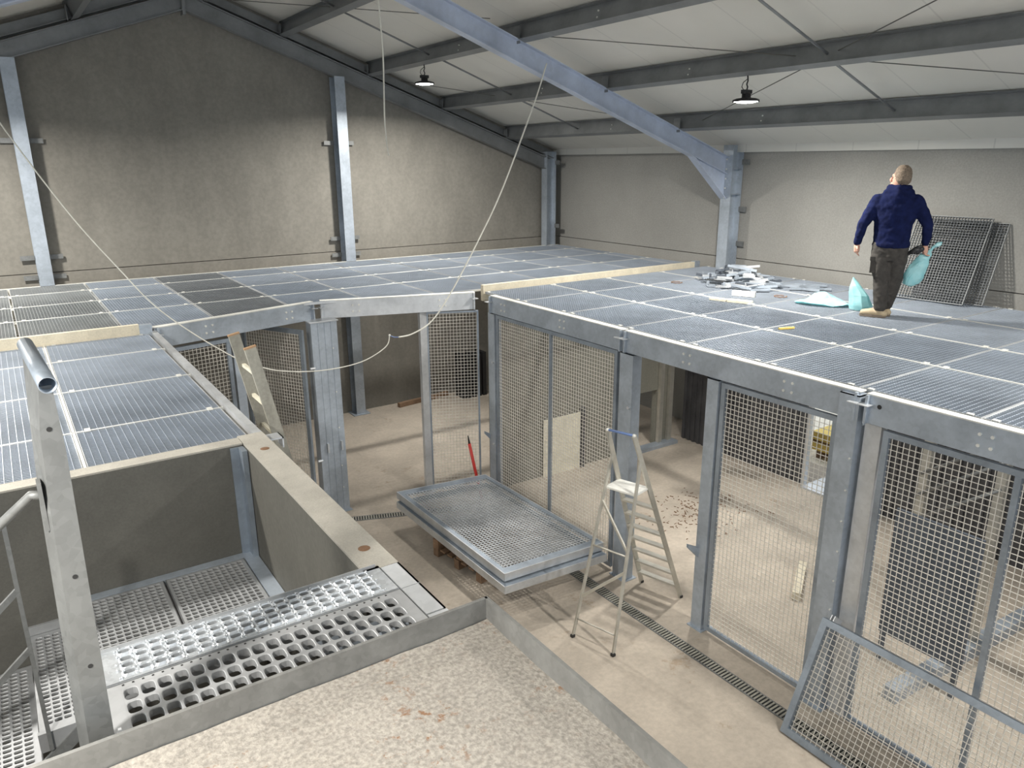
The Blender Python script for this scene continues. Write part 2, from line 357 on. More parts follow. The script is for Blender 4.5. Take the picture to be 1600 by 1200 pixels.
# ------------------------------------------------------------ high bay lamps
def lamp(x, y, ztop, lab, lit=True):
    z = ztop-.30; g = thing('high_bay_lamp', (x, y, z), lab, 'lamp', 'black high bay lamps under the roof')
    MB().lathe([(0, z+.10), (.045, z+.10), (.055, z+.09), (.055, z+.045), (.12, z+.035), (.16, z+.02), (.165, z-.005), (.155, z-.005), (0, z+.004)], x, y, 28).build('housing', M['lamp'], g, True)
    MB().lathe([(0, z-.022), (.08, z-.018), (.148, z-.004), (.15, z+.002)], x, y, 28).build('lens', M['lens'], g, True)
    MB().box(x-.07, x+.07, y-.03, y+.03, z+.09, z+.135).build('driver_box', M['lamp'], g)
    MB().tube([(x, y, z+.13), (x+.012, y, z+.17), (x-.008, y, z+.2), (x+.01, y, z+.24), (x, y, z+.3)], .009, 8).build('hook', M['lamp'], g, True)
    MB().tube([(x-.02, y+.02, z+.12), (x-.06, y+.03, z+.17), (x-.05, y+.02, z+.22), (x, y, z+.26)], .005, 6).build('power_lead', M['lamp'], g, True)
    ld = bpy.data.lights.new('lamp_light', 'AREA'); ld.shape = 'DISK'; ld.size = .28; ld.energy = LAMP_W; ld.spread = math.radians(164); ld.color = (1, .96, .89)
    lo = bpy.data.objects.new('lamp_light', ld); C.objects.link(lo); lo.parent = g; lo.location = (0, 0, -.03)
lamp(6.4, 12.1, zb(6.4)+.28, 'lit black lamp near the gable, between the two central columns of the view')
lamp(8.0, 6.65, zb(8.0)+.28, 'lit black lamp hanging right of the blue main rafter')
lamp(-.6, 12.1, zb(-.6)+.28, 'lit black lamp on the left slope near the gable')
lamp(-1.7, 6.65, zb(-1.7)+.28, 'lit black lamp on the left slope over the near deck')
lamp(6.4, 1.3, zb(6.4)+.28, 'lit black lamp behind and right of the viewpoint')
lamp(-1.7, 1.3, zb(-1.7)+.28, 'lit black lamp behind and left of the viewpoint')

# ------------------------------------------------------------ decks
ZD = 3.2
def grate(w, d, px, py, along='y'):
    """welded grating panel, origin at its corner; top at z=0"""
    m = MB(); t = .0035 if True else 0; h = .03
    nx = max(2, round(w/px)); ny = max(2, round(d/py))
    for i in range(1, nx): x = w*i/nx; m.box(x-t/2, x+t/2, 0, d, -h, 0)
    for j in range(1, ny): y = d*j/ny; m.box(0, w, y-t*.55, y+t*.55, -h*.7, -.0005)
    return m
def grate_frame(w, d, t=.006, h=.034):
    return MB().box(0, w, 0, t, -h, .001).box(0, w, d-t, d, -h, .001).box(0, t, t, d-t, -h, .001).box(w-t, w, t, d-t, -h, .001)
cache = {}
def panel(x0, x1, y0, y1, z, px, py, matk, label, cat, group, clips=True, clipdir='x'):
    w = round(x1-x0, 3); d = round(y1-y0, 3); key = (w, d, px, py, matk, clipdir, clips)
    if key in cache:
        return copy_tree(cache[key], (x0, y0, z), label, group)
    g = thing('deck_grating', (x0, y0, z), label, cat, group); mt = M['grate'][matk]; off = Matrix.Translation((x0, y0, z))
    grate(w, d, px, py).xf(off).build('mesh', mt, g)
    grate_frame(w, d).xf(off).build('edge_band', M['light'], g)
    if clips:
        for cx in (0, w):
            for cyy in (0, d):
                q = MB(); sx = 1 if cx == 0 else -1; sy = 1 if cyy == 0 else -1
                if clipdir == 'x': q.box(min(cx+sx*.06, cx+sx*.10), max(cx+sx*.06, cx+sx*.10), min(cyy-sy*.005, cyy+sy*.03), max(cyy-sy*.005, cyy+sy*.03), .001, .009)
                else: q.box(min(cx-sx*.005, cx+sx*.03), max(cx-sx*.005, cx+sx*.03), min(cyy+sy*.06, cyy+sy*.11), max(cyy+sy*.06, cyy+sy*.11), .001, .009)
                q.xf(off).build('clip', M['pale'], g)
    cache[key] = g; return g
G2 = .014
# right deck over the front pens
RXs = [5.97, 7.205, 8.365, 9.6, 10.82]; RYs = [9.62, 8.66, 7.6, 6.5, 5.5, 4.5, 3.5, 2.5, 1.5, .5]
for i in range(4):
    for j in range(len(RYs)-1):
        panel(RXs[i]+G2, RXs[i+1]-G2, RYs[j+1]+G2*.6, RYs[j]-G2*.6, ZD, .035, .05, (0, 0, 1, 0, 0, 1)[(i*2+j*3) % 6],
              'right deck grating, %s row in from the aisle beam, %s panel from the dividing board' % (ORD[i], ORD[j]), 'grating', 'grating panels on the right deck', True, 'y')
for i in range(1, 4):
    m = MB(); m.ibeam((RXs[i], .5, ZD-.08), (RXs[i], 9.6, ZD-.08), .13, .06, .01, .008); m.box(RXs[i]-.007, RXs[i]+.007, .5, 9.6, ZD-.015, ZD+.004)
    tag(m.build('deck_joist', M['pale']), 'pale deck joist between the %s and %s grating rows of the right deck' % (ORD[i-1], ORD[i]), 'joist')
for j in range(1, len(RYs)-1):
    m = MB(); m.box(5.97, 10.85, RYs[j]-.004, RYs[j]+.004, ZD-.06, ZD-.002)
    tag(m.build('deck_strip', M['light']), 'light steel strip under the %s cross joint of the right deck from the board' % ORD[j-1], 'strip')
# far left deck along the gable
LXs = [-2.05+.0+k*1.055 for k in range(13)]; LYs = [11.15, 12.25, 13.4, 14.22]
LXs = [x-.0 for x in LXs]
shift = 1.075-LXs[3]; LXs = [x+shift for x in LXs]
LXs = [x for x in LXs if x < 10.9]+[10.9] if LXs[-1] < 10.9 else LXs
def front(x):      # front edge line of the far deck (kinked beam)
    if x < 3.62: return 9.78+(x-1.38)*(10.36-9.78)/(3.62-1.38) if x > 1.38 else 9.78
    return 10.36-(x-3.62)*(10.36-9.72)/(5.87-3.62) if x < 5.87 else 9.80
for i in range(len(LXs)-1):
    for j in range(3):
        dk = {4: 2, 0: 3, 1: 3, 2: 3, 3: 0}.get(i, (i+j) % 2)
        panel(LXs[i]+G2, LXs[i+1]-G2, LYs[j]+G2*.7, LYs[j+1]-G2*.7, ZD, .035, .035, dk,
              'far deck grating, %s row from the aisle, %s panel counting from the left end' % (ORD[j+1], ORD[i]), 'grating', 'grating panels on the far deck', True, 'x')
    # front row, cut to the kinked beam
    x0, x1 = LXs[i]+G2, LXs[i+1]-G2; ya, yb = front(x0)+.05, front(x1)+.05; yt = LYs[0]-G2*.7; z = ZD
    g = thing('deck_grating', (x0, min(ya, yb), z), 'far deck grating, row along the aisle, %s panel counting from the left end' % ORD[i], 'grating', 'grating panels on the far deck')
    m = MB(); n = 30; t = .0017
    for k in range(1, n):
        x = x0+(x1-x0)*k/n; yy = ya+(yb-ya)*k/n; m.box(x-t, x+t, yy, yt, z-.03, z)
    y = yt-.035
    while y > min(ya, yb)+.01:
        xa, xb = x0, x1
        if abs(ya-yb) > 1e-4 and y < max(ya, yb):
            xc = x0+(y-ya)/(yb-ya)*(x1-x0)
            if ya > yb: xa = xc
            else: xb = xc
        m.box(xa, xb, y-t, y+t, z-.022, z-.001); y -= .035
    m.build('mesh', M['grate'][{4: 2, 0: 3, 1: 3, 2: 3, 3: 0}.get(i, i % 2)], g)
    q = MB().box(x0, x0+.006, ya, yt, z-.034, z+.001).box(x1-.006, x1, yb, yt, z-.034, z+.001).box(x0, x1, yt-.006, yt, z-.034, z+.001).bar((x0, ya, z-.017), (x1, yb, z-.017), .006, .034)
    q.build('edge_band', M['light'], g)
    for xx in (x0+.08, x1-.08): MB().box(xx-.02, xx+.02, yt-.03, yt+.005, z+.001, z+.009).build('clip', M['pale'], g)
for j in range(3):
    m = MB(); m.ibeam((-2, LYs[j], ZD-.09), (10.9, LYs[j], ZD-.09), .14, .07, .01, .008); m.box(-2, 10.9, LYs[j]-.008, LYs[j]+.008, ZD-.02, ZD+.004)
    tag(m.build('deck_joist', M['pale']), 'pale deck joist along the %s grating joint of the far deck from the aisle' % ORD[j], 'joist')
m = MB(); m.box(-2, 10.9, 14.22, 14.28, ZD-.12, ZD+.004)
tag(m.build('deck_joist', M['pale']), 'pale ledger at the back edge of the far deck under the gable wall', 'joist')
# near left deck
NX = [-1.97, -.865, .24, 1.32]; NY = [5.36, 6.28, 7.51, 8.78, 9.68]; ZN = 3.15
for i in range(3):
    for j in range(4):
        panel(NX[i]+G2, NX[i+1]-G2, NY[j]+.008, NY[j+1]-.008, ZN, .05, .03, 0, 'near left deck grating, %s row beyond the stair wall, %s column from its aisle edge' % (ORD[j], ORD[2-i]), 'grating', 'grating panels on the near left deck', True, 'x')
for x in NX[1:3]:
    m = MB(); m.ibeam((x, 5.36, ZN-.08), (x, 9.7, ZN-.08), .13, .06, .01, .008); m.box(x-.009, x+.009, 5.36, 9.7, ZN-.015, ZN+.003)
    tag(m.build('deck_joist', M['pale']), 'pale joist %s of the near left deck' % ('in the middle' if x > 0 else 'at the outer left'), 'joist')
m = MB(); m.box(1.345, 1.405, 5.36, 9.72, ZN-.22, ZN+.02)
tag(m.build('edge_beam', M['light']), 'pale edge beam of the near left deck facing the aisle', 'beam')
for j in range(1, 4):
    m = MB(); m.box(-1.97, 1.33, NY[j]-.006, NY[j]+.006, ZN-.06, ZN+.003)
    tag(m.build('deck_strip', M['pale']), 'pale cross strip %s of the near left deck counted from the stair wall' % ORD[j-1], 'strip')
# boards between the decks
g = thing('divider_board', (-.4, 9.72, ZD-.1), 'pale board standing between the near left deck and the far deck', 'board')
MB().box(-2.0, 1.22, 9.69, 9.755, ZD-.12, ZD+.07).build('board', M['board'], g)
MB().box(1.22, 1.36, 9.68, 9.76, ZD-.12, ZD+.06).build('end_bracket', M['steel'], g)
g = thing('divider_board', (8.3, 9.7, ZD-.1), 'pale board standing between the right deck and the far deck', 'board')
MB().box(5.98, 10.55, 9.655, 9.73, ZD-.15, ZD+.09).build('board', M['board'], g)
MB().box(10.55, 10.68, 9.65, 9.74, ZD-.1, ZD+.1).build('end_bracket', M['steel'], g)

# ------------------------------------------------------------ front beams
def front_beam(p, q, lab, sgn=1, bolts=(), mat='steel'):
    p = Vector(p); q = Vector(q); g = thing('front_beam', (p+q)/2-Vector((0, 0, .13)), lab, 'beam')
    d = (q-p).normalized(); out = Vector((d.y, -d.x, 0))*sgn
    m = MB(); m.bar(p-Vector((0, 0, .13)), q-Vector((0, 0, .13)), .012, .25)
    m.bar(p-Vector((0, 0, .252))-out*.05, q-Vector((0, 0, .252))-out*.05, .10, .01); m.build('web', M[mat], g)
    MB().bar(p-Vector((0, 0, .003))-out*.035, q-Vector((0, 0, .003))-out*.035, .09, .012).build('top_flange', M['pale'], g)
    L = (q-p).length
    for b in bolts:
        for dz in (-.085, -.175):
            for o in (-.045, .045): bolt_at(p+d*(b*L+o)+out*.006+Vector((0, 0, dz)), out, g)
    for e, s in ((p, 1), (q, -1)):
        MB().bar(e+d*s*.01-Vector((0, 0, .13))-out*.01, e+d*s*.03-Vector((0, 0, .13))-out*.01, .11, .25).build('end_plate', M[mat], g)
        c = e+d*s*.02+out*.05-Vector((0, 0, .09)); MB().box(c.x-.045, c.x+.045, c.y-.045, c.y+.045, c.z, c.z+.008).build('bracket', M['light'], g)
    return g
XF = 5.87
front_beam((XF, 9.28, ZD), (XF, 6.40, ZD), 'front beam over the paired mesh panels right of the inner corner', -1*-1, (.12, .60), 'steel')
front_beam((XF, 6.36, ZD), (XF, 3.42, ZD), 'front beam over the open doorway and square mesh gate', 1, (.33, .76), 'steel')
g = front_beam((XF, 3.36, ZD), (XF, -.2, ZD), 'front beam at the right edge with a round hole in it', 1, (.27, .6), 'steel')
MB().tube([(XF-.0075, 3.24, ZD-.09), (XF-.0065, 3.24, ZD-.09)], .02, 16).build('hole', M['dark'], g)  # dark disc on the solid web stands for the shaded hole
front_beam((1.40, 9.76, ZD), (3.56, 10.33, ZD), 'front beam over the left pen gate, left of the ribbed box post', 1, (.30, .82), 'steel')
front_beam((3.66, 10.33, ZD), (5.83, 9.66, ZD), 'light front beam over the tall doorway, right of the ribbed box post', 1, (.22, .78), 'light')

# ------------------------------------------------------------ mesh panels
def mesh_panel(name, p, q, z0, z1, lab, cat='gate', pitch=.05, wire=.0052, fr=.05, stiles=(), group=None, tilt=None, fmat='frame', depth=.04):
    """framed wire mesh between ground points p and q; tilt = world offset of the top edge"""
    p = Vector((*p, z0)); q = Vector((*q, z0)); d = (q-p).normalized(); L = (q-p).length
    T = Vector((0, 0, z1-z0)) if tilt is None else Vector(tilt); H = T.length; u = T.normalized(); n = d.cross(u)
    g = thing(name, (p+q)/2, lab, cat, group)
    P = lambda a, b, c=0: p+d*a+u*b+n*c
    f = MB()
    f.bar(P(0, fr/2), P(L, fr/2), depth, fr, u); f.bar(P(0, H-fr/2), P(L, H-fr/2), depth, fr, u)
    f.bar(P(fr/2, fr), P(fr/2, H-fr), fr, depth, n); f.bar(P(L-fr/2, fr), P(L-fr/2, H-fr), fr, depth, n)
    f.build('frame', M[fmat], g)
    for sx in stiles: MB().bar(P(sx*L, fr), P(sx*L, H-fr), fr*.9, .045, n).build('stile', M[fmat], g)
    w = MB(); k = fr+pitch*.5
    while k < L-fr: w.bar(P(k, fr*.6, wire*.5), P(k, H-fr*.6, wire*.5), wire, wire, n); k += pitch
    k = fr+pitch*.5
    while k < H-fr: w.bar(P(fr*.6, k, -wire*.5), P(L-fr*.6, k, -wire*.5), wire, wire, n); k += pitch
    w.build('wire_mesh', M['wire'], g)
    return g
# right front
mesh_panel('mesh_gate', (XF+.03, 9.16), (XF+.03, 6.50), .05, 2.93, 'wide mesh gate with a centre stile beside the stack of frames', stiles=(.5,))
def bolt_pair(g, x, y, zs, d=(-1, 0, 0)):
    for z in zs: bolt_at((x, y, z), d, g, r=.016)
def cage_post(x0, x1, y0, y1, z1, lab, bolts=(), mat='steel'):
    g = thing('cage_post', ((x0+x1)/2, (y0+y1)/2, 0), lab, 'post'); t = .008
    m = MB(); m.box(x0, x0+t, y0, y1, .01, z1); m.box(x1-t, x1, y0, y1, .01, z1); m.box(x0+t, x1-t, y0, y0+t, .01, z1); m.box(x0+t, x1-t, y1-t, y1, .01, z1)
    m.box(x0, x1, y0, y1, z1-.01, z1); m.build('shaft', M[mat], g)
    MB().box(x0-.03, x1+.04, y0-.03, y1+.03, 0, .012).build('foot_plate', M[mat], g)
    for z in bolts: MB().tube([(x0-.002, y0+.03, z), (x0-.03, y0+.03, z)], .018, 8).build('bolt', M['light'], g)
    return g
gcp = cage_post(XF-.0, XF+.12, 9.19, 9.36, 2.94, 'corner post where the two front beams meet above the red pole', (.9, 2.2))
cage_post(XF-.02, XF+.12, 6.20, 6.42, 2.94, 'post directly behind the aluminium stepladder', (2.3, 1.2))
g = cage_post(XF-.02, XF+.10, 4.93, 5.08, 2.94, 'slim post carrying the square mesh gate beside the open doorway', (), 'steel')
MB().poly([(XF-.02, 5.07, 1.0), (XF-.15, 5.1, 1.06), (XF-.15, 5.1, 1.02), (XF-.02, 5.07, .88)], (0, -.012, 0)).build('latch', M['steel'], g)
MB().poly([(XF-.02, 5.045, 1.0), (XF-.15, 5.075, 1.06), (XF-.15, 5.075, 1.02), (XF-.02, 5.045, .88)], (0, -.012, 0)).build('latch', M['steel'], g)
mesh_panel('mesh_gate', (XF+.02, 4.91), (XF+.02, 3.60), .04, 2.92, 'tall mesh gate between the slim post and the wide post, yard doorway behind it')
g = cage_post(XF-.04, XF+.10, 3.40, 3.585, 3.17, 'wide plate post right of the tall mesh gate', (), 'steel')
for k in range(7): bolt_at((XF-.04, 3.42, .8+.3*k), (-1, 0, 0), g, r=.008)
g = thing('channel_post', (XF, 3.3, 0), 'bright channel post behind the top corner of the leaning mesh frame', 'post')
MB().chan((XF+.03, 3.29, .01), (XF+.03, 3.29, 2.93), .15, .09, .008, (0, 1, 0), -1).build('shaft', M['light'], g)
for k in (0, 1): MB().bar((XF-.04, 3.33-k*.03, 1.02), (XF-.16, 3.33-k*.03, 1.16-.05), .008, .05).build('latch', M['light'], g)
mesh_panel('mesh_gate', (XF+.02, 3.18), (XF+.02, .3), .04, 2.92, 'wide mesh gate at the right edge with a stile between its halves', stiles=(.36,))
# frame leaning against the front, bottom right
mesh_panel('loose_mesh_frame', (5.30, 3.43), (5.30, .55), .004, 1.0, 'loose mesh frame lying on its long side, leaning on the right posts', 'frame', tilt=(.47, 0, 1.03), fr=.06, depth=.06)
# left front
mesh_panel('mesh_gate', (1.50, 9.84), (2.30, 10.03), .05, 2.90, 'mesh gate left of the wooden ladder under the left front beam')
cage_post(2.33, 2.44, 10.0, 10.12, 2.93, 'slim post right of the mesh behind the wooden ladder', ())
mesh_panel('mesh_gate', (2.75, 11.15), (3.30, 10.10), .05, 2.86, 'open mesh gate swung inward left of the ribbed box post', fr=.06)
g = thing('box_post', (3.62, 10.2, 0), 'broad ribbed box post standing at the kink of the front beams', 'post')
m = MB(); xa, xb, ya = 3.42, 3.80, 10.10
prof = []; nrib = 4
pts = [(xa, ya)]
for k in range(1, nrib):
    xx = xa+(xb-xa)*k/nrib; pts += [(xx-.006, ya), (xx-.004, ya+.006), (xx+.004, ya+.006), (xx+.006, ya)]
pts += [(xb, ya), (xb, ya+.12), (xb-.04, ya+.2), (xa, ya+.2)]
m.poly([(a, b, .01) for a, b in pts], (0, 0, 2.93)); m.build('shaft', M['steel'], g)
MB().box(xa-.02, xb+.02, ya-.02, ya+.22, 2.94, 2.955).build('top_plate', M['light'], g)
MB().box(xa-.03, xb+.03, ya-.03, ya+.22, 0, .012).build('foot_plate', M['steel'], g)
for xx in (3.53, 3.74): MB().box(xx-.012, xx+.012, ya-.035, ya, 1.0, 1.14).build('latch', M['light'], g)
for z in (2.3, .9): MB().tube([(3.36, ya-.02, z), (3.43, ya-.02, z)], .02, 8).build('hinge', M['light'], g)
for z in (2.55, 1.9, 1.35, .75, .4): bolt_at((3.72, ya, z), (0, -1, 0), g, r=.01)
g = cage_post(5.03, 5.14, 9.93, 10.0, 2.95, 'pale slim post between the tall doorway and the mesh beside the corner', (), 'light')
mesh_panel('mesh_screen', (5.15, 9.95), (5.86, 9.62), .04, 2.93, 'mesh panel left of the inner corner post with the red pole in front', 'panel', fr=.025)
MB_c = MB().poly([(5.84, 9.30, 1.05), (5.72, 9.28, 1.12), (5.72, 9.28, 1.08), (5.84, 9.30, .95)], (0, -.012, 0))
MB_c.build('latch', M['steel'], gcp)

# ------------------------------------------------------------ inside the pens
def holed_wall(name, x0, x1, y0, y1, H, holes, mat, label):
    m = MB(); xs = x0
    for a, b, h in holes:
        m.box(xs, a, y0, y1, 0, H); m.box(a, b, y0, y1, h, H); xs = b
    m.box(xs, x1, y0, y1, 0, H)
    return struct(m.build(name, mat), label, 'wall')
holed_wall('wall_partition', 6.0, 9.95, 9.45, 9.58, 3.05, [(8.95, 9.55, 1.07)], M['smoothconc'], 'smooth concrete partition with a low hatch between the pens')
for x, lab in ((9.60, 'left'), (9.84, 'right')):
    m = MB().box(x-.045, x+.045, 9.37, 9.44, 0, 3.0 if lab == 'left' else 1.7)
    tag(m.build('hatch_guide', M['alu']), '%s upright guide beside the low hatch seen through the open doorway' % lab, 'guide')
m = MB().box(8.87, 8.93, 9.37, 9.44, 0, 3.0)
tag(m.build('hatch_guide', M['alu']), 'upright hatch guide just right of the stepladder post', 'guide')
m = MB().box(8.85, 9.95, 9.25, 9.44, 0, .06)
tag(m.build('door_sill', M['steel']), 'raised sill under the low hatch in the pen partition', 'sill')
tag(MB().box(6.95, 7.72, 9.40, 9.43, .0, 1.0).build('pale_board', M['palewood']), 'pale square board standing in for a bright hatch behind the paired mesh', 'board')  # pale colour imitates the lit view through a hatch
tag(MB().box(7.73, 7.80, 9.36, 9.44, .0, 1.08).build('dark_hatch_edge', M['clad']), 'dark strip standing in for the hatch edge right of the pale board', 'post')  # dark strip added for the dark edge beside the bright opening
# dark lining of the front pens with the yard doorway
def ribbed(y0, y1, x, z0, z1, m):
    y = y0
    while y < y1-.01:
        e = min(y+.12, y1); m.box(x, x+.03, y, e, z0, z1); m.box(x-.025, x, y, min(y+.05, e), z0, z1); y += .12
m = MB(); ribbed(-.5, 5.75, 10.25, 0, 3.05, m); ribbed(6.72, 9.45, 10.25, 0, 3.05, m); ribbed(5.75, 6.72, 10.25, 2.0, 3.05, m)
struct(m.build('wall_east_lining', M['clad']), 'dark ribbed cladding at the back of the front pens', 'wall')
g = thing('door_frame', (10.2, 6.7, 0), 'white frame of the yard doorway seen through the tall mesh gate', 'door frame')
MB().box(10.18, 10.26, 6.70, 6.76, 0, 2.0).build('jamb', M['light'], g)
MB().box(10.18, 10.26, 5.70, 5.76, 0, 2.0).build('jamb', M['light'], g)
MB().box(10.1, 11.2, 5.76, 6.70, 0, .03).build('threshold', M['light'], g)
for k in range(2):
    m = MB().box(11.5, 12.1, 6.75, 7.5, .11+k*.19, .11+k*.19+.15)
    tag(m.build('timber_bale', M['timber']), 'yellow timber bale in the yard outside, %s from the bottom' % ORD[k], 'timber', 'yellow timber in the yard')
for k in range(2):
    m = MB().box(11.52, 12.08, 6.8+.5*k, 6.9+.5*k, -.03, .11)
    tag(m.build('timber_bearer', M['pallet']), 'dark bearer under the yard timber, %s from the doorway' % ORD[k], 'timber')
m = MB().box(11.52, 12.08, 6.75, 7.5, .26, .30)
tag(m.build('timber_bearer', M['pallet']), 'dark spacer between the two yellow timber bales in the yard', 'timber')
# steel leaf and light posts further right
for (x, y, lab) in ((8.0, 3.80, 'left pale inner post behind the right mesh gate'), (8.0, 3.05, 'right pale inner post behind the right mesh gate')):
    m = MB().box(x-.05, x+.05, y-.045, y+.045, 0, 3.03)
    tag(m.build('inner_post', M['alu']), lab, 'post')
g = thing('steel_sheet', (7.015, 3.13, 0), 'dark steel sheet on legs inside the right pen behind the mesh', 'sheet')
MB().box(7.0, 7.03, 2.72, 3.55, .35, 1.75).build('sheet', M['darksheet'], g)
for ya_ in (2.74, 3.48): MB().box(7.0, 7.03, ya_, ya_+.05, 0, .35).build('leg', M['darksheet'], g)
for k, (zA, zB) in enumerate(((1.25, 1.9), (1.55, 2.2), (1.8, 2.42))):
    m = MB().tube([(7.94, 3.82, zA), (7.94, 3.03, zB)], .018, 8)
    tag(m.build('slanted_rail', M['post'], smooth=True), 'slanted grey rail behind the right mesh gate, %s from the bottom' % ORD[k], 'rail')
m = MB().bar((6.5, 3.1, .07), (9.2, 2.95, .07), .14, .14)
tag(m.build('floor_beam', M['steel']), 'steel beam lying on the floor inside the right pen', 'beam')
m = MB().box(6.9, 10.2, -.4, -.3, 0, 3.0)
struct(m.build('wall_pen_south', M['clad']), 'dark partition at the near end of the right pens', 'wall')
m = MB().bar((7.25, 4.70, .06), (7.95, 5.12, .06), .10, .10)
tag(m.build('timber_offcut', M['board']), 'yellow timber offcut on the pen floor behind the mesh gate', 'timber')
m = MB().bar((6.6, 14.2, .05), (7.9, 14.38, .05), .09, .09)
tag(m.build('timber_batten', M['pallet']), 'brown batten on the floor at the foot of the gable wall', 'timber')
for k in range(5):
    m = MB().box(8.05+k*.13, 8.13+k*.13, 13.9, 14.25, 0, 1.0-.04*(k % 2))
    tag(m.build('black_panel', M['dark']), 'black upright panel in the left pen, %s from the left behind the mesh' % ORD[k], 'panel', 'black panels stacked in the left pen')
m = MB(); m.box(1.0, 1.08, 9.9, 14.4, 0, 3.0)
struct(m.build('wall_pen_west', M['smoothconc']), 'concrete partition at the left of the left pen', 'wall')
m = MB()
random.seed(3)
tw = []
random.seed(3)
for k in range(220):
    x = 8.1+random.gauss(0, .42); y = 7.0+random.gauss(0, .32); a = random.uniform(0, 3.14); l = random.uniform(.015, .06)
    m.tube([(x, y, .006), (x+l*math.cos(a), y+l*math.sin(a), .007)], random.uniform(.003, .007), 4)
tag(m.build('straw_litter', M['rust']), 'dark straw and twig litter on the pen floor beyond the doorway', 'litter', kind='stuff')

# ------------------------------------------------------------ floor drain
def drain(p, q, lab):
    p = Vector((*p, 0)); q = Vector((*q, 0)); d = (q-p).normalized(); L = (q-p).length; s = Vector((d.y, -d.x, 0))
    g = thing('floor_drain', (p+q)/2, lab, 'drain')
    MB().bar(p+Vector((0, 0, .0015)), q+Vector((0, 0, .0015)), .125, .002).build('channel', M['dark'], g)  # flat dark strip on the floor imitates the shaded recess
    e = MB(); e.bar(p+s*.066+Vector((0, 0, .004)), q+s*.066+Vector((0, 0, .004)), .014, .008); e.bar(p-s*.066+Vector((0, 0, .004)), q-s*.066+Vector((0, 0, .004)), .014, .008); e.build('edge', M['post'], g)
    b = MB(); k = .01
    while k < L: c = p+d*k+Vector((0, 0, .005)); b.bar(c-s*.062, c+s*.062, .019, .006); k += .038
    b.build('slot_cover', M['oldladder'], g)
drain((5.52, .5), (5.45, 9.05), 'slotted drain running along the foot of the right mesh gates')
drain((5.35, 9.13), (3.55, 9.83), 'short slotted drain in front of the tall doorway')

# ------------------------------------------------------------ foreground platform, stair and pit
ZP = 3.29; ZRIM = 3.385
g = thing('concrete_platform', (0, 0, 3.05), 'sandy concrete platform with an upstanding steel rim in the foreground', 'platform')
m = MB(); nx, ny = 60, 60
for i in range(nx+1):
    for j in range(ny+1):
        x = -2.5+3.915*i/nx; y = -2.0+4.30*j/ny
        m.v.append(Vector((x, y, ZP+.010*noise.noise(Vector((x*3, y*3, 0)))+.005*noise.noise(Vector((x*9, y*9, 1))))))
for i in range(nx):
    for j in range(ny): a = i*(ny+1)+j; m.f.append((a, a+ny+1, a+ny+2, a+1))
m.build('slab', M['platform'], g, True)
MB().box(-2.5, 1.41, -2.0, 2.29, 2.95, ZP-.03).build('slab_body', M['darkconc'], g)
m = MB(); m.box(-2.5, 1.425, 2.305, 2.32, 2.95, ZRIM); m.build('rim', M['rim'], g)
m = MB(); m.box(1.415, 1.43, -2, 2.32, 2.95, ZRIM); m.build('rim', M['rim'], g)
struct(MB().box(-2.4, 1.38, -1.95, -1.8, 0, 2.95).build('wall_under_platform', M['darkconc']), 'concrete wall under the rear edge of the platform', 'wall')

struct(MB().box(-2.4, 1.38, 2.14, 2.28, 0, 2.95).build('wall_under_platform', M['darkconc']), 'added unseen wall under the platform front keeping daylight out of the pit', 'wall')  # unseen wall added to keep sky light out of the stair pit
struct(MB().box(-2.35, -2.2, 2.28, 5.33, 0, 2.3).build('wall_stair_shade', M['darkconc']), 'added unseen wall beyond the lower stair flight that darkens the pit', 'wall')  # added out of view so that the pit gets darker
def wallbox(x0, x1, y0, y1, z0, z1, mat, name, lab, capm=None):
    o = MB().box(x0, x1, y0, y1, z0, z1-.012).build(name, mat, None, origin=((x0+x1)/2, (y0+y1)/2, 0))
    struct(o, lab, 'wall')
    c = MB(); c.poly([(x0+.0, y0+.0, z1-.012), (x1-.0, y0+.0, z1-.012), (x1-.0, y1-.0, z1-.012), (x0+.0, y1, z1-.012)], (0, 0, .012))
    c.build('wall_cap', capm or M['cap'], o)
    return o
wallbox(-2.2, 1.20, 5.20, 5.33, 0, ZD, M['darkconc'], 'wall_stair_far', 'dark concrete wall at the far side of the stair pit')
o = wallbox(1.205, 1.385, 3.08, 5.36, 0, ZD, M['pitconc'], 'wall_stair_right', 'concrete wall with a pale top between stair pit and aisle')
for y in (5.0, 3.3): MB().lathe([(0, .004), (.02, .004), (.028, .001), (.032, .0)], 1.30, y, 14).xf(Matrix.Translation((0, 0, ZD))).build('socket', M['rust'], o)
m = MB(); m.box(1.165, 1.2, 5.08, 5.195, 2.36, ZD-.02); m.box(1.11, 1.165, 5.18, 5.195, 2.36, ZD-.02)
tag(m.build('corner_angle', M['frame']), 'steel angle in the inner corner of the stair pit walls', 'angle')
m = MB().box(1.41, 1.51, 5.26, 5.38, ZD-.05, ZD-.038).box(1.50, 1.51, 5.26, 5.38, ZD-.12, ZD-.038)
tag(m.build('bracket_plate', M['light']), 'small bright bracket plate at the wall corner below the wooden ladder', 'bracket')

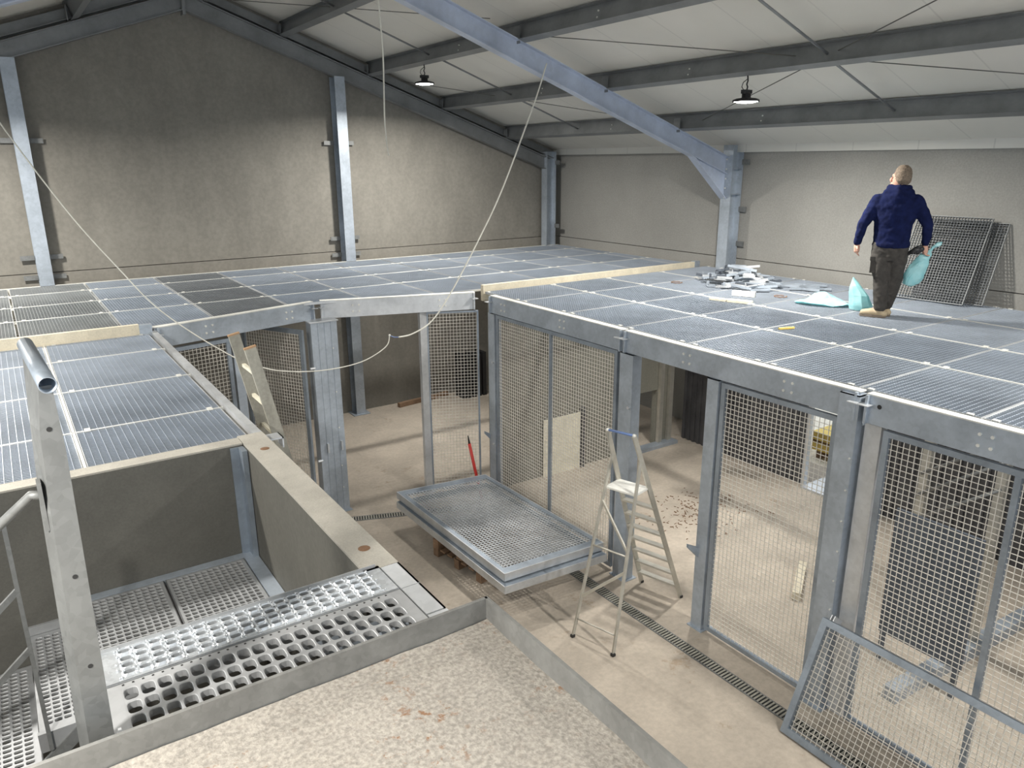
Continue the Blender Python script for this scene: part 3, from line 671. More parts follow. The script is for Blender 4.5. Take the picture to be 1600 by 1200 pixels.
def perf(x0, x1, y0, y1, z, nx, ny, mx, my, th=.03, fill=.74, fy=.70, stag=0.0, jitter=0, raised=0):
    """plate with rounded rectangular holes, real openings with walls"""
    m = MB(); W = (x1-x0-2*mx)/nx; D = (y1-y0-2*my)/ny; N = 16
    def ring(cx, cy, hx, hy, p, zz):
        r = []
        for k in range(N):
            a = 2*math.pi*(k+.5)/N; c, s = math.cos(a), math.sin(a)
            r.append(Vector((cx+hx*math.copysign(abs(c)**p, c), cy+hy*math.copysign(abs(s)**p, s), zz)))
        return r
    for i in range(nx):
        for j in range(ny):
            cx = x0+mx+W*(i+.5); cy = y0+my+D*(j+.5)
            o = len(m.v); outer = []
            for k in range(N):
                a = 2*math.pi*(k+.5)/N; c, s = math.cos(a), math.sin(a); q = 1/max(abs(c), abs(s))
                outer.append(Vector((cx+W/2*c*q, cy+D/2*s*q, z)))
            # corners: snap the nearest points to the cell corners
            jz = random.uniform(-jitter, jitter)
            rim = ring(cx, cy, W/2*(fill+.08), D/2*(fy+.08), .55, z+raised+jz)
            top = ring(cx, cy, W/2*fill, D/2*fy, .55, z+raised*.6+jz*.5-.002); bot = ring(cx, cy, W/2*fill, D/2*fy, .55, z-th)
            for L_ in (outer, rim, top, bot): m.v += L_
            for b in range(3):
                for k in range(N): m.f.append((o+b*N+k, o+b*N+(k+1) % N, o+(b+1)*N+(k+1) % N, o+(b+1)*N+k))
            for (sx, sy, k) in ((1, 1, 1), (-1, 1, 5), (-1, -1, 9), (1, -1, 13)):     # corner triangles
                c = len(m.v); m.v.append(Vector((cx+sx*W/2, cy+sy*D/2, z))); m.f.append((o+k, o+(k+1) % N, c))
    t = .004
    m.box(x0, x1, y0, y0+my+.0005, z-t, z); m.box(x0, x1, y1-my-.0005, y1, z-t, z)
    m.box(x0, x0+mx+.0005, y0+my, y1-my, z-t, z); m.box(x1-mx-.0005, x1, y0+my, y1-my, z-t, z)
    m.box(x0, x1, y0-.001, y0+.003, z-.05, z); m.box(x0, x1, y1-.003, y1+.001, z-.05, z)
    m.box(x0-.001, x0+.003, y0, y1, z-.05, z); m.box(x1-.003, x1+.001, y0, y1, z-.05, z)
    return m
def nibs(x0, x1, ys, z, step, parent, r=.004):
    q = MB()
    for y in ys:
        x = x0
        while x < x1: q.box(x-r, x+r, y-r, y+r, z, z+.0015); x += step
    q.build('drain_hole_row', M['dark'], parent)['kind'] = 'stuff'
def tread(x0, x1, y0, y1, z, nx, ny, mx, my, mat, lab, **k):
    g = thing('stair_tread', ((x0+x1)/2, (y0+y1)/2, z-.05), lab, 'tread')
    perf(x0, x1, y0, y1, z, nx, ny, mx, my, **k).build('plate', mat, g); return g
g = tread(.055, 1.285, 2.345, 2.85, 3.2, 19, 5, .055, .035, M['tread'], 'top stair tread with large rounded holes along the platform rim', fill=.82, fy=.80)
nibs(.12, 1.24, (2.835,), 3.2, .035, g)
g = tread(.055, 1.285, 2.86, 3.10, 3.2, 19, 4, .07, .02, M['shiny'], 'shiny crushed-edge tread between the rim tread and the pit landing', th=.02, fill=.70, fy=.66, jitter=.003, raised=.009)
q = MB(); random.seed(11)
for i in range(20):
    for jj in range(5):
        x = .125+1.09*i/19; y = 2.88+.20*jj/4
        for e in range(3):
            dx, dy = random.uniform(-.012, .012), random.uniform(-.008, .008); r = random.uniform(.002, .004)
            q.ball((x+dx, y+dy, 3.2+r), (r*1.5, r, r*1.2), 6, 4)
q.build('zinc_beads', M['shiny'], g, True)['kind'] = 'stuff'
MB().box(.07, 1.27, 3.095, 3.10, 3.13, 3.215).build('serrated_nosing', M['tread'], g)
for k, (y, z) in enumerate(((3.22, 3.0), (3.50, 2.79), (3.78, 2.58))):
    tread(.03, 1.18, y-.12, y+.12, z, 17, 3, .05, .03, M['tread'], 'stair tread below the shiny one, %s step down' % ORD[k])
for xx, lab in ((.02, 'left'), (1.195, 'right')):
    m = MB().poly([(xx, 2.6, 2.95), (xx, 4.25, 2.05), (xx, 4.25, 2.3), (xx, 2.6, 3.19)], (.008 if xx > 1 else -.008, 0, 0))
    tag(m.build('stair_stringer', M['steel']), 'flat steel stringer on the %s side of the upper stair flight' % lab, 'stringer')
m = MB().box(1.29, 1.385, 2.60, 2.845, 3.188, 3.2).box(1.29, 1.385, 2.85, 3.075, 3.188, 3.2).box(1.375, 1.385, 2.6, 3.075, 3.05, 3.2).box(1.29, 1.385, 2.345, 2.59, 3.188, 3.2)
tag(m.build('cover_plate', M['light']), 'bright zinc cover plate between the treads and the platform corner', 'plate')
m = MB().box(1.29, 1.38, 2.35, 3.07, 2.0, 3.18)
struct(m.build('wall_stair_stub', M['darkconc'], origin=(1.33, 2.7, 0)), 'concrete stub under the bright cover plate', 'wall')
# landing
g = thing('landing_grating', (.6, 4.7, 2.3), 'perforated steel landing at the bottom of the stair pit', 'landing')
perf(.02, .56, 4.02, 5.12, 2.36, 12, 24, .02, .02, th=.014, fill=.82, fy=.70).build('plate', M['tread'], g)
perf(.575, 1.10, 4.02, 5.12, 2.36, 12, 24, .02, .02, th=.014, fill=.82, fy=.70).build('plate', M['tread'], g)
MB().box(-.0, 1.2, 5.125, 5.195, 2.32, 2.365).box(1.105, 1.2, 4.0, 5.125, 2.32, 2.365).build('edge_frame', M['steel'], g)
g = tread(-.245, -.005, 4.16, 5.18, 2.20, 4, 23, .03, .04, M['tread'], 'narrow perforated tread one step below the landing on the left', th=.014, fill=.80, fy=.68)
MB().box(-.25, .0, 4.13, 4.158, 2.09, 2.205).build('end_plate', M['tread'], g)
MB().box(-.25, .0, 5.18, 5.2, 2.15, 2.26).build('end_plate', M['tread'], g)
g = tread(-.52, -.255, 4.16, 5.18, 2.0, 4, 23, .03, .04, M['tread'], 'lower perforated tread at the left edge, second step below the landing', th=.014, fill=.80, fy=.68)
tread(-.80, -.535, 4.16, 5.18, 1.8, 4, 23, .03, .04, M['tread'], 'lowest perforated tread at the left edge of the view', th=.014, fill=.80, fy=.68)
m = MB().box(-.02, .0, 3.4, 4.12, 1.9, 2.3)
tag(m.build('landing_beam', M['steel']), 'short steel beam under the landing beside the platform rim', 'beam')

# handrail post, foreground left
g = thing('handrail_post', (.03, 2.5, 2.9), 'tall flat galvanised handrail post with an open pipe end, foreground left', 'handrail')
m = MB(); t = .006
x0, x1 = -.055, .045
def px_(z): return 0
ztop = 4.49
m.poly([(-.028, 2.46, 2.9), (.050, 2.46, 2.9), (.068, 2.46, 4.30), (.062, 2.46, ztop), (.030, 2.46, ztop), (.012, 2.46, 4.36), (-.0, 2.46, 4.1)], (0, t, 0))
m.add([(-.028, 2.46, 2.9), (-.056, 2.52, 2.9), (-.024, 2.52, 4.1), (-.008, 2.62, 4.34), (.006, 2.95, 4.47), (.022, 2.95, 4.50), (.034, 2.46, ztop), (.012, 2.46, 4.36), (-.0, 2.46, 4.1)], [(0, 1, 2, 8), (8, 2, 3, 7), (7, 3, 4, 6), (6, 4, 5)])
m.build('post', M['post'], g)
MB().pipe((.052, 2.42, 4.500), (.022, 3.02, 4.505), .0245, .003, 24).build('handrail_pipe', M['frame'], g, True)
for z, x in ((4.36, .036), (3.88, .03), (3.56, .025)):
    MB().tube([(x, 2.4585, z), (x, 2.4595, z)], .0075, 12).build('bolt_hole', M['dark'], g)  # dark discs painted on for the shade in the bolt holes
MB().tube([(-.012, 2.55, 4.13), (-.04, 2.57, 4.13), (-.09, 2.60, 4.08), (-.5, 2.75, 3.70)], .015, 10).build('mid_rail', M['post'], g, True)
MB().box(-.022, -.010, 2.48, 2.54, 4.04, 4.19).build('rail_plate', M['post'], g)
MB().bar((.060, 2.452, 2.95), (.072, 2.452, 3.30), .01, .012).build('clamp_strip', M['light'], g)
g = thing('stair_balustrade', (-.22, 4.14, 2.0), 'thin flat-bar balustrade of the lower stair flight at the left edge', 'handrail')
MB().bar((-.20, 4.12, 2.1), (-.20, 4.12, 3.43), .02, .014, (0, 1, 0)).build('upright', M['post'], g)
for k, z in enumerate((3.06, 2.72)): MB().bar((-.20, 4.13, z), (-.9, 4.13, z-.62), .02, .03).build('rail', M['post'], g)
MB().bar((-.02, 4.13, 2.18), (-.9, 4.13, 1.48), .02, .07).build('stringer', M['post'], g)

# ------------------------------------------------------------ old ladder leaning on the deck edge
g = thing('wooden_ladder', (2.2, 6.4, 0), 'weathered old ladder with orange rail caps leaning on the near left deck', 'ladder')
for y, zt, lab in ((6.66, 3.66, 'far'), (6.17, 3.64, 'near')):
    a = Vector((2.30, y+(.02 if lab == 'far' else -.02), .0)); b = Vector((1.57, y, zt))
    MB().bar(a, b, .028, .095, (1, 0, .2)).build('rail', M['oldladder'], g)
    MB().bar(b, b+(b-a).normalized()*.014, .032, .10, (1, 0, .2)).build('rail_cap', M['orange'], g)
k = .25
while k < 3.6:
    x = 2.30-.73*k/3.65; MB().bar((x, 6.66, k), (x, 6.17, k), .03, .028).build('rung', M['palewood'], g); k += .285

# ------------------------------------------------------------ frames on pallets
for k, (z, lab) in enumerate(((0, 'bottom'), (.148, 'top'))):
    g = thing('timber_pallet', (4.85, 7.7, z), 'brown timber pallet under the mesh frames, %s of the two' % lab, 'pallet', 'pallets under the frames')
    ro = Matrix.Translation((4.86, 7.75, z)) @ Matrix.Rotation(math.radians(8+5*k), 4, 'Z')
    for j in range(3): MB().box(-.6, .6, -.5+j*.45, -.4+j*.45, 0, .022).xf(ro).build('bottom_board', M['pallet'], g)
    for i in range(3):
        for j in range(3): MB().box(-.6+i*.53, -.46+i*.53, -.5+j*.45, -.4+j*.45, .022, .11).xf(ro).build('block', M['pallet'], g)
    for j in range(7): MB().box(-.6, .6, -.5+j*.15, -.4+j*.15, .11, .132).xf(ro).build('top_board', M['pallet'], g)
def lying_frame(c, z0, z1, lab, wire, dz=0):
    (ax, ay), (bx, by), (cx, cyy), (dx, dyy) = c       # corners in order
    g = thing('mesh_door_frame', ((ax+cx)/2, (ay+cyy)/2, z0), lab, 'frame', 'door frames stacked on pallets')
    P = [Vector((ax, ay, 0)), Vector((bx, by, 0)), Vector((cx, cyy, 0)), Vector((dx, dyy, 0))]
    cen = sum(P, Vector())/4; h = z1-z0; m = MB(); fl = MB()
    for i in range(4):
        a, b = P[i], P[(i+1) % 4]; zc = Vector((0, 0, z0+h/2))
        m.bar(a+zc, b+zc, .012, h)
        ia, ib = a+(cen-a)*.09, b+(cen-b)*.09
        o = len(fl.v); zz = Vector((0, 0, z1-.001)); zl = Vector((0, 0, z1-.009)); fl.add([a+zz, b+zz, ib+zz, ia+zz, a+zl, b+zl, ib+zl, ia+zl], [(0, 1, 2, 3), (7, 6, 5, 4), (0, 4, 5, 1), (2, 6, 7, 3)])
    m.build('rim', M['light'], g); fl.build('flange', M['frame'], g)
    if wire:
        w_ = MB(); n1 = int((P[1]-P[0]).length/.05); n2 = int((P[2]-P[1]).length/.05); z = Vector((0, 0, z1-.018))
        I = [p+(cen-p)*.06 for p in P]
        for k in range(1, n1): w_.bar(I[0].lerp(I[1], k/n1)+z, I[3].lerp(I[2], k/n1)+z, .010, .006)
        for k in range(1, n2): w_.bar(I[1].lerp(I[2], k/n2)+z+Vector((0, 0, .006)), I[0].lerp(I[3], k/n2)+z+Vector((0, 0, .006)), .010, .006)
        w_.build('wire_mesh', M['light'], g)
    return g
c = [(4.21, 9.27), (5.60, 9.08), (5.68, 6.42), (4.25, 6.50)]
lying_frame([(4.17, 9.20), (5.58, 9.03), (5.66, 6.33), (4.20, 6.42)], .29, .385, 'lower mesh door frame lying on the pallets', True)
lying_frame(c, .40, .50, 'upper mesh door frame lying flat on top of the pallet stack', True)

# red pole
g = thing('red_pole', (5.62, 9.35, 0), 'red pole with a black tip standing behind the stacked frames', 'pole')
MB().tube([(5.66, 9.28, .0), (5.575, 9.34, .5), (5.52, 9.40, .92)], .024, 10).build('shaft', M['red'], g, True)
MB().tube([(5.52, 9.40, .92), (5.505, 9.41, 1.05)], [.018, .008], 8).build('tip', M['dark'], g, True)

# ------------------------------------------------------------ aluminium stepladder
g = thing('stepladder', (5.5, 5.6, 0), 'tall aluminium platform stepladder standing over the floor drain', 'ladder')
FL, FR = Vector((6.02, 6.06, 0)), Vector((6.17, 5.54, 0))        # feet of the step side (far, near)
RL, RR = Vector((4.60, 5.66, 0)), Vector((4.745, 5.15, 0))       # feet of the support side
TL, TR = Vector((5.18, 5.84, 2.28)), Vector((5.28, 5.53, 2.28))  # handrail ends
for a, b in ((FL, TL), (FR, TR)): MB().bar(a, b, .022, .055, (1, 0, 0)).build('step_rail', M['alu'], g)
JL, JR = FL.lerp(TL, .87), FR.lerp(TR, .87)
for a, b in ((RL, JL), (RR, JR)): MB().bar(a, b, .022, .032, (1, 0, 0)).build('support_leg', M['alu'], g)
for k in range(7):
    t = .085+k*.083; MB().bar(FL.lerp(TL, t), FR.lerp(TR, t), .075, .022).build('step', M['alu'], g)
t = .70; a, b = FL.lerp(TL, t), FR.lerp(TR, t); bk = Vector((-.27, -.07, 0))
MB().poly([a, b, b+bk, a+bk], (0, 0, .02)).build('standing_platform', M['white'], g)
MB().tube([TL, TR], .014, 10).build('hand_bar', M['bluetape'], g, True)
for p in (TL, TR): MB().ball(p, .02).build('bar_end', M['white'], g, True)
MB().tube([RL.lerp(JL, .1), RR.lerp(JR, .1)], .009, 8).build('cross_bar', M['alu'], g, True)
MB().tube([RL.lerp(JL, .50), RR.lerp(JR, .50)], .011, 8).build('cross_bar', M['alu'], g, True)
MB().bar(RL.lerp(JL, .22), RR.lerp(JR, .42), .018, .03).build('brace', M['alu'], g)
MB().bar(RL.lerp(JL, .74), RR.lerp(JR, .52), .018, .03).build('brace', M['alu'], g)
for p in (FL, FR, RL, RR): MB().box(p.x-.02, p.x+.02, p.y-.02, p.y+.02, 0, .03).build('foot', M['lamp'], g)

# ------------------------------------------------------------ things on the right deck
def loose_grate(p, q, ztop, xtop, lab, off=0):
    p = Vector(p); q = Vector(q); d = (q-p).normalized(); L = (q-p).length
    T = Vector((xtop-p.x, 0, ztop)); u = T.normalized(); n = d.cross(u); H = T.length
    g = thing('loose_grating', (p+q)/2, lab, 'grating'); m = MB(); P = lambda a, b: p+d*a+u*b+Vector((0, 0, 0))
    k = 0
    while k <= L+.001: m.bar(P(k, 0), P(k, H), .004, .03, n); k += .0385
    k = 0; 
    while k <= H: m.bar(P(0, k), P(L, k), .03, .004, u); k += .036
    m.build('mesh', M['loose'], g)
    f = MB(); f.bar(P(0, 0), P(L, 0), .034, .006, u); f.bar(P(0, H), P(L, H), .034, .006, u); f.bar(P(0, 0), P(0, H), .006, .034, n); f.bar(P(L, 0), P(L, H), .006, .034, n); f.build('edge_band', M['roofsteel'], g)
loose_grate((10.42, 5.82, ZD+.02), (10.47, 4.86, ZD+.02), 1.10, 10.88, 'front loose grating leaning on the side wall beside the man')
loose_grate((10.58, 5.60, ZD+.02), (10.62, 4.68, ZD+.02), 1.04, 10.96, 'rear loose grating leaning on the side wall behind the front one')

random.seed(21)
def offcut(x, y, z, a, l, wd, tilt, mat, shape):
    m = MB(); R_ = Matrix.Translation((x, y, z)) @ Matrix.Rotation(a, 4, 'Z') @ Matrix.Rotation(tilt, 4, 'Y')
    if shape == 0: m.box(-l/2, l/2, -wd/2, wd/2, 0, .006); m.box(-l/2, l/2, -wd/2, -wd/2+.006, 0, .04)
    elif shape == 1:
        m.box(-l/2, l/2, -wd/2, wd/2, 0, .008); m.box(-l/2, -l/2+.01, -wd/2, wd/2, 0, .06)
    else:
        for k in range(3): m.box(-l/2, l/2, -wd/2+k*wd/2.2, -wd/2+k*wd/2.2+.006, 0, .03)
        k = -l/2
        while k < l/2: m.box(k, k+.005, -wd/2, wd/2, .005, .028); k += .04
    m.xf(R_); lo = min(p.z for p in m.v)
    if lo < ZD+.003: m.xf(Matrix.Translation((0, 0, ZD+.003-lo)))
    tag(m.build('steel_offcut', mat), 'grey steel offcut in the heap on the right deck before the side wall', 'offcut', 'steel offcuts heaped on the right deck')
for k in range(86):
    r = random.random()**.7; th = random.uniform(0, 6.283)
    u_, v_ = r*math.cos(th), r*math.sin(th)
    x = 9.6+u_*.45+v_*.30; y = 7.85+v_*.70-u_*.25
    z = ZD+.015+.30*(1-r)*random.uniform(.3, 1)
    offcut(x, y, z, random.gauss(-.9, .45), random.uniform(.16, .46), random.uniform(.04, .09), random.uniform(-.16, .16), random.choice([M['light'], M['steel'], M['steel'], M['darksheet'], M['light']]), random.choice([0, 0, 1, 2]))
for k in range(8):
    offcut(10.05+random.uniform(-.25, .3), 7.1+random.uniform(-.45, .35), ZD+.01, random.gauss(-.9, .2), random.uniform(.3, .6), .07, 0, M['steel'], random.choice([0, 2]))
def strip(p, q, wd, h, mat, name, lab, cat): tag(MB().bar(Vector((*p, ZD+h/2+.004)), Vector((*q, ZD+h/2+.004)), wd, h).build(name, mat), lab, cat)
strip((8.20, 7.17), (8.26, 6.93), .09, .03, M['palewood'], 'wood_strip', 'short pale wood strip with a yellowed end on the right deck', 'strip')
strip((8.26, 6.91), (8.38, 6.60), .09, .035, M['palewood'], 'wood_strip', 'longer pale wood strip lying before the offcut heap', 'strip')
strip((8.72, 7.22), (8.86, 6.93), .08, .07, M['white'], 'wood_block', 'white block at the near foot of the offcut heap', 'block')
strip((7.33, 5.36), (7.52, 5.30), .03, .02, M['timber'], 'wood_peg', 'small yellow wood peg lying across a right deck joint', 'peg')
for (x, y, lab) in ((8.9, 8.5, 'left of the offcut heap'), (9.15, 6.72, 'right of the offcut heap')):
    m = MB().tube([(x+.08*math.cos(a*.45), y+.09*math.sin(a*.45), ZD+.012+.004*(a % 2)) for a in range(14)], .006, 6)
    tag(m.build('wire_ring', M['rust'], smooth=True), 'small rusty wire ring on the deck %s' % lab, 'wire')

# ------------------------------------------------------------ bags
def crumple(m, k, s, seed):
    for i, p in enumerate(m.v):
        n = Vector((noise.noise(p*s+Vector((seed, 0, 0))), noise.noise(p*s+Vector((0, seed, 3))), noise.noise(p*s+Vector((5, 0, seed)))))
        m.v[i] = p+n*k
    return m
def bag_obj(secs, lab, seed, k=.03, s=7, n=26, floor=None):
    m = MB(); fine = []
    for i in range(len(secs)-1):
        for j in range(5): t = j/5; fine.append(tuple(a+(b-a)*t for a, b in zip(secs[i], secs[i+1])))
    fine.append(secs[-1]); m.loft(fine, n); crumple(m, k, s, seed)
    for i, p in enumerate(m.v):
        if floor is not None and p.z < floor: m.v[i].z = floor+.001
    return m
AW = math.radians(29.8); AX = Vector((math.sin(AW), -math.cos(AW), 0)); FW = Vector((math.cos(AW), math.sin(AW), 0))
MAN = Vector((8.95, 5.13, ZD+.004))
def mw(a, b, z): return MAN+AX*a+FW*b+Vector((0, 0, z))      # right of him, beyond him, up
p = Vector((9.12, 6.02, ZD+.006))
m = bag_obj([(p.x, p.y, ZD+.004, .16, .34, .5), (p.x, p.y, ZD+.03, .2, .36, .5), (p.x+.05, p.y+.04, ZD+.09, .12, .2, .5), (p.x+.05, p.y+.07, ZD+.14, .03, .08, .5)], '', 3.3, .05, 7, 16, ZD+.006)
tag(m.build('plastic_bag', M['bag'], smooth=False), 'flattened turquoise plastic bag lying on the deck left of the upright bag', 'bag')
def sec(a, b_, z, ra, rb): q = mw(a, b_, 0); return (q.x, q.y, ZD+z, ra, rb, AW-math.pi/2)
m = bag_obj([sec(-.22, .42, .006, .13, .12), sec(-.22, .42, .06, .15, .12), sec(-.25, .42, .18, .125, .10), sec(-.30, .43, .30, .075, .055), sec(-.335, .44, .38, .03, .02), sec(-.35, .44, .42, .004, .004)], '', 8.1, .022, 6, 9, ZD+.006)
tag(m.build('plastic_bag', M['bag'], smooth=False), 'upright open turquoise plastic bag on the deck beside the man', 'bag')
def to_man(m):       # local (right, beyond, up) -> world
    mat = Matrix(((AX.x, FW.x, 0, MAN.x), (AX.y, FW.y, 0, MAN.y), (0, 0, 1, MAN.z), (0, 0, 0, 1))); return m.xf(mat)
m = MB(); secs = [(.30, .06, .40, .02, .03), (.31, .06, .42, .085, .06), (.33, .06, .50, .11, .08), (.37, .06, .64, .10, .07), (.42, .05, .76, .065, .045), (.455, .04, .825, .018, .016), (.49, .04, .86, .022, .018), (.53, .04, .90, .05, .035), (.55, .04, .935, .03, .02)]
fine = []
for i in range(len(secs)-1):
    for j in range(4): t = j/4; fine.append(tuple(a+(b-a)*t for a, b in zip(secs[i], secs[i+1])))
fine.append(secs[-1]); m.loft(fine, 24); crumple(m, .022, 12, 2.2); to_man(m)
tag(m.build('plastic_bag', M['bag']), 'filled turquoise plastic bag hanging from the right hand of the man', 'bag')
m = MB().limb([(.25, -.02, .80), (.31, -.03, .835), (.37, -.03, .85)], (.022, .04, .035)).limb([(.31, -.03, .86), (.36, -.05, .885)], (.02, .02)).limb([(.25, -.02, .80), (.215, -.02, .79)], (.015, .012))
for k in range(4): m.limb([(.30+.02*k, -.05, .83), (.285+.02*k, -.06, .795)], (.012, .009))
to_man(m); tag(m.build('work_glove', M['lamp'], smooth=True), 'black work glove held in the right hand of the man', 'glove')

# ------------------------------------------------------------ the man
def remesh(o, vox, it=4, disp=None):
    r = o.modifiers.new('remesh', 'REMESH'); r.mode = 'VOXEL'; r.voxel_size = vox; r.use_smooth_shade = True
    s = o.modifiers.new('smooth', 'SMOOTH'); s.iterations = it; s.factor = .5
    if disp:
        tx = bpy.data.textures.new('folds', 'CLOUDS'); tx.noise_scale = disp[1]; tx.noise_depth = 2
        d = o.modifiers.new('folds', 'DISPLACE'); d.texture = tx; d.strength = disp[0]; d.mid_level = .5; d.texture_coords = 'LOCAL'
man = thing('person', MAN, 'man seen from behind in navy hooded jacket and dark trousers walking on the right deck', 'person')
# joints, local (right, beyond, up)
SHL, ELL, WRL = (-.16, 0, 1.40), (-.29, -.02, 1.13), (-.335, .04, .88)
SHR, ELR, WRR = (.25, 0, 1.40), (.40, -.01, 1.14), (.405, .02, .90)
HPL, KNL, ANL = (-.05, .0, .88), (-.02, -.02, .46), (.015, -.03, .09)
HPR, KNR, ANR = (.13, .0, .88), (.13, .05, .46), (.075, .12, .10)
b = MB()
b.loft([(.04, .0, .80, .15, .10), (.04, 0, .95, .165, .11), (.04, 0, 1.1, .145, .10), (.04, 0, 1.28, .18, .115), (.045, 0, 1.40, .20, .10), (.05, .01, 1.47, .12, .075), (.055, .02, 1.5, .06, .06)])
b.limb([(.055, .02, 1.46), (.065, .035, 1.60)], (.06, .058))
HS0 = len(b.v)
# head, turned to the left and bent slightly forward
b.loft([(.05, .055, 1.545, .045, .05), (.045, .06, 1.57, .065, .075), (.05, .055, 1.62, .076, .092), (.06, .05, 1.67, .08, .10), (.065, .045, 1.72, .078, .098), (.067, .04, 1.76, .062, .08), (.068, .04, 1.783, .03, .04)], 20)
b.ball((-.035, .10, 1.645), (.018, .018, .026)); b.ball((-.02, .09, 1.59), (.03, .03, .02)); b.ball((-.012, .085, 1.69), (.022, .03, .02))  # nose, chin and lips, brow in profile
b.ball((-.026, .10, 1.61), (.012, .018, .008)); b.ball((.06, -.035, 1.645), (.012, .012, .03)); b.ball((.142, .03, 1.645), (.012, .018, .03))  # lips, ears
hv = Vector((.055, .05, 1.58))
for i_ in range(HS0, len(b.v)): b.v[i_] = hv+(b.v[i_]-hv)*1.13+Vector((.0, 0, -.01))
b.limb([SHL, ELL, WRL], (.055, .043, .028)); b.limb([SHR, ELR, WRR], (.055, .043, .028))
b.limb([HPL, KNL, ANL], (.085, .055, .04)); b.limb([HPR, KNR, ANR], (.085, .055, .04))
b.limb([ANL, (-.12, -.0, .05)], (.04, .032)); b.limb([ANR, (.0, .22, .05)], (.04, .032))
def hand(w_, dirv, side, curl):
    w_ = Vector(w_); d = Vector(dirv).normalized(); s = Vector(side).normalized(); n = d.cross(s)
    b.limb([w_, w_+d*.04, w_+d*.085], (.028, .036, .034))
    for k, L in enumerate((.070, .078, .073, .058)):
        base = w_+d*.085+s*(-.028+.0185*k); m1 = base+d*L*.5+n*curl*L*.25; m2 = m1+(d*(1-curl)+n*curl)*L*.55
        b.limb([base-d*.02, base, m1, m2], (.0105, .0105, .0095, .008), 10)
    t0 = w_+d*.03-s*.03; b.limb([t0, t0+d*.03-s*.022, t0+d*.06-s*.022+n*.01], (.014, .012, .009), 10)
hand(WRL, (.03, .06, -1), (-.2, 1, 0), .45); hand(WRR, (.12, .05, -1), (.3, 1, 0), .8)
to_man(b); body = b.build('body', M['skin'], man, True); remesh(body, .0062, 3)
j = MB()
j.loft([(.04, 0, .855, .19, .135), (.04, 0, .87, .205, .145), (.04, 0, .90, .21, .15), (.04, 0, .93, .20, .14), (.04, 0, 1.08, .205, .14), (.042, 0, 1.24, .235, .145), (.045, -.005, 1.34, .265, .14), (.045, 0, 1.42, .255, .12), (.045, 0, 1.47, .20, .10), (.05, .01, 1.51, .12, .09), (.055, .02, 1.56, .085, .08)], 28)
j.limb([(-.12, 0, 1.40), SHL, (-.235, -.02, 1.25), ELL, (-.318, .01, 1.0), (-.333, .035, .905)], (.085, .086, .076, .064, .055, .047), 18)
j.limb([(.21, 0, 1.40), SHR, (.335, -.01, 1.26), ELR, (.41, .0, 1.02), (.405, .018, .925)], (.085, .086, .076, .064, .055, .047), 18)
j.limb([(-.07, -.01, 1.50), (.05, -.07, 1.48), (.17, -.01, 1.50)], (.05, .06, .05)); j.limb([(-.05, .04, 1.545), (.05, -.04, 1.545), (.15, .04, 1.545)], (.045, .05, .045))
j.ball((.05, -.085, 1.43), (.12, .045, .08))
to_man(j); jk = j.build('jacket', M['jacket'], man, True); remesh(jk, .011, 5, (.024, .075))
t_ = MB()
t_.loft([(.04, 0, .90, .16, .115), (.04, 0, .84, .185, .13), (.04, 0, .76, .185, .13), (.04, 0, .70, .15, .115)], 24)
t_.limb([HPL, (-.055, -.01, .70), KNL, (-.0, -.03, .27), (.013, -.03, .13)], (.115, .112, .088, .082, .075), 18)
t_.limb([(.13, .0, .86), (.13, .02, .68), KNR, (.10, .09, .27), (.08, .11, .14)], (.115, .112, .088, .08, .072), 18)
to_man(t_); tr = t_.build('trousers', M['trousers'], man, True); remesh(tr, .011, 4, (.022, .07))
q = to_man(MB().box(-.158, -.10, -.10, .05, .55, .73).box(-.166, -.10, -.105, .055, .70, .745)); q.build('cargo_pocket', M['trousers'], tr)
h_ = MB().loft([(.072, .028, 1.60, .060, .062), (.075, .022, 1.64, .078, .092), (.072, .028, 1.69, .083, .103), (.07, .035, 1.73, .082, .103), (.069, .038, 1.77, .066, .085), (.069, .04, 1.796, .032, .042)], 22)
h_.v = [hv+(p-hv)*1.13+Vector((0, 0, -.01)) for p in h_.v]
to_man(h_); hr = h_.build('hair', M['hair'], man, True); remesh(hr, .009, 3, (.012, .02))
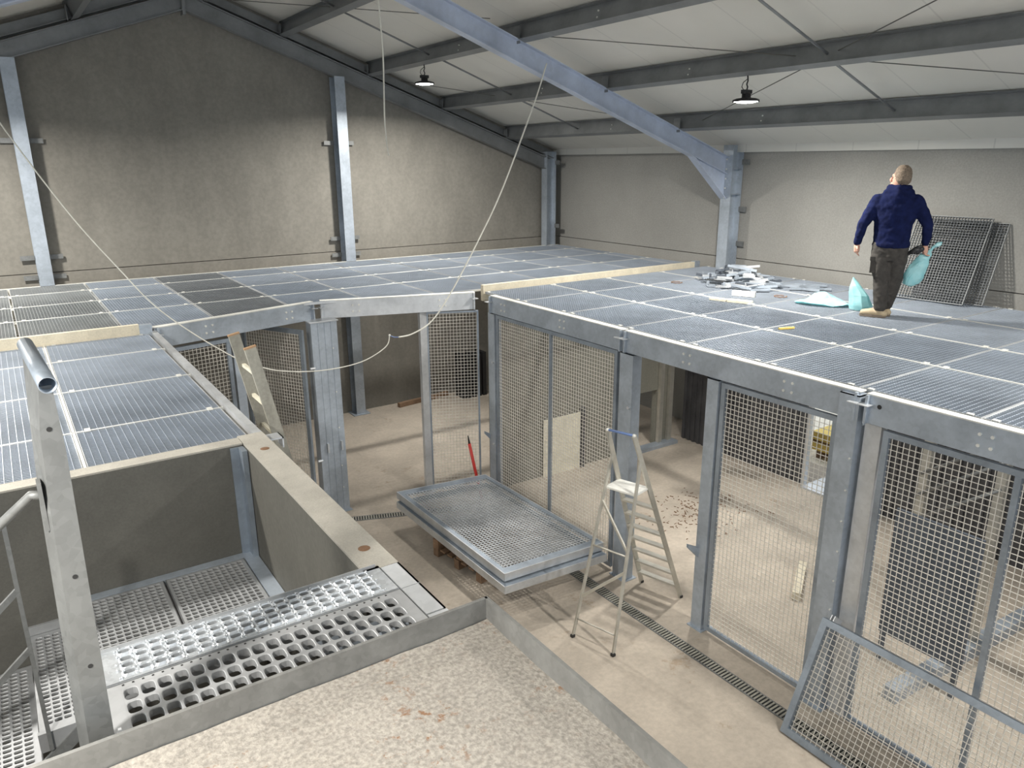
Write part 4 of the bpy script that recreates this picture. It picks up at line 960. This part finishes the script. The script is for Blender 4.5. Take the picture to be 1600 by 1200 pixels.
for an, toe, lab in ((ANL, (-.20, .0, .04), 'near'), (ANR, (-.05, .27, .04), 'far')):
    bt = MB(); a = Vector(an); tv = Vector(toe); hd = (a-tv).normalized(); hd.z = 0; heel = a+hd*.055
    bt.limb([(a.x, a.y, .15), (a.x, a.y, .08)], (.055, .055)); bt.limb([(heel.x, heel.y, .045), tuple(a.lerp(tv, .45)+Vector((0, 0, .0)))[:2]+(.055,), tuple(a.lerp(tv, .85))[:2]+(.042,)], (.04, .05, .042))
    zmin = .012
    bt.v = [Vector((p.x, p.y, max(p.z, zmin))) for p in bt.v]
    to_man(bt); bo = bt.build('boot', M['boot'], man, True); remesh(bo, .009, 3)
    so = MB(); dd = (tv-a); dd.z = 0; dd.normalize(); sv = Vector((dd.y, -dd.x, 0)); pts = []
    for k in range(16):
        an_ = 2*math.pi*k/16; c = a.lerp(tv, .35); pts.append(Vector((c.x, c.y, 0))+dd*math.cos(an_)*.155+sv*math.sin(an_)*.05)
    so.poly(pts, (0, 0, .03)); to_man(so); so.build('sole', M['sole'], bo)

# ------------------------------------------------------------ hanging cables (in the plane of the main frame)
def spline(pts, n=10):
    out = []; P = [Vector(p) for p in pts]
    for i in range(len(P)-1):
        p0, p1, p2, p3 = P[max(i-1, 0)], P[i], P[i+1], P[min(i+2, len(P)-1)]
        for k in range(n):
            t = k/n; out.append(.5*((2*p1)+(p2-p0)*t+(2*p0-5*p1+4*p2-p3)*t*t+(3*p1-p0-3*p2+p3)*t**3))
    out.append(P[-1]); return out
YC = 9.06
cabA = [(4.23, YC, 7.13), (4.22, YC, 6.9), (4.24, YC, 6.31), (4.22, YC, 5.65), (4.23, YC, 5.31), (4.25, YC, 5.17)]
tag(MB().tube(spline(cabA), .010, 8).build('hanging_cable', M['cable'], smooth=True), 'pale loose cable hanging straight down from the roof before the gable wall', 'cable')
g = thing('slack_cable', (3.2, YC, 2.5), 'long slack pale cable drooping across the view in front of the tall doorway', 'cable')
cabB = [(6.70, YC, 6.38), (6.48, YC, 5.83), (5.96, YC, 4.74), (5.57, YC, 4.08), (5.09, YC, 3.36), (4.77, YC, 2.99), (4.47, YC, 2.85), (4.26, YC, 2.83)]
MB().tube(spline(cabB), .010, 8).build('right_length', M['cable'], g, True)
cabD = [(4.13, YC, 2.87), (4.06, YC, 2.72), (3.70, YC, 2.57), (3.18, YC, 2.54), (2.68, YC, 2.61), (2.38, YC, 2.72), (2.13, YC, 2.86), (1.70, YC, 3.21), (1.33, YC, 3.58), (1.04, YC, 4.00), (.66, YC, 4.6), (.2, YC, 5.49), (-.1, YC, 6.2)]
MB().tube(spline(cabD), .007, 8).build('left_length', M['cable'], g, True)
MB().tube([(4.26, YC, 2.83), (4.19, YC, 2.84), (4.13, YC, 2.87)], .006, 8).build('joint', M['bluetape'], g, True)
MB().ball((4.13, YC, 2.875), .014).build('tape_knot', M['white'], g, True)
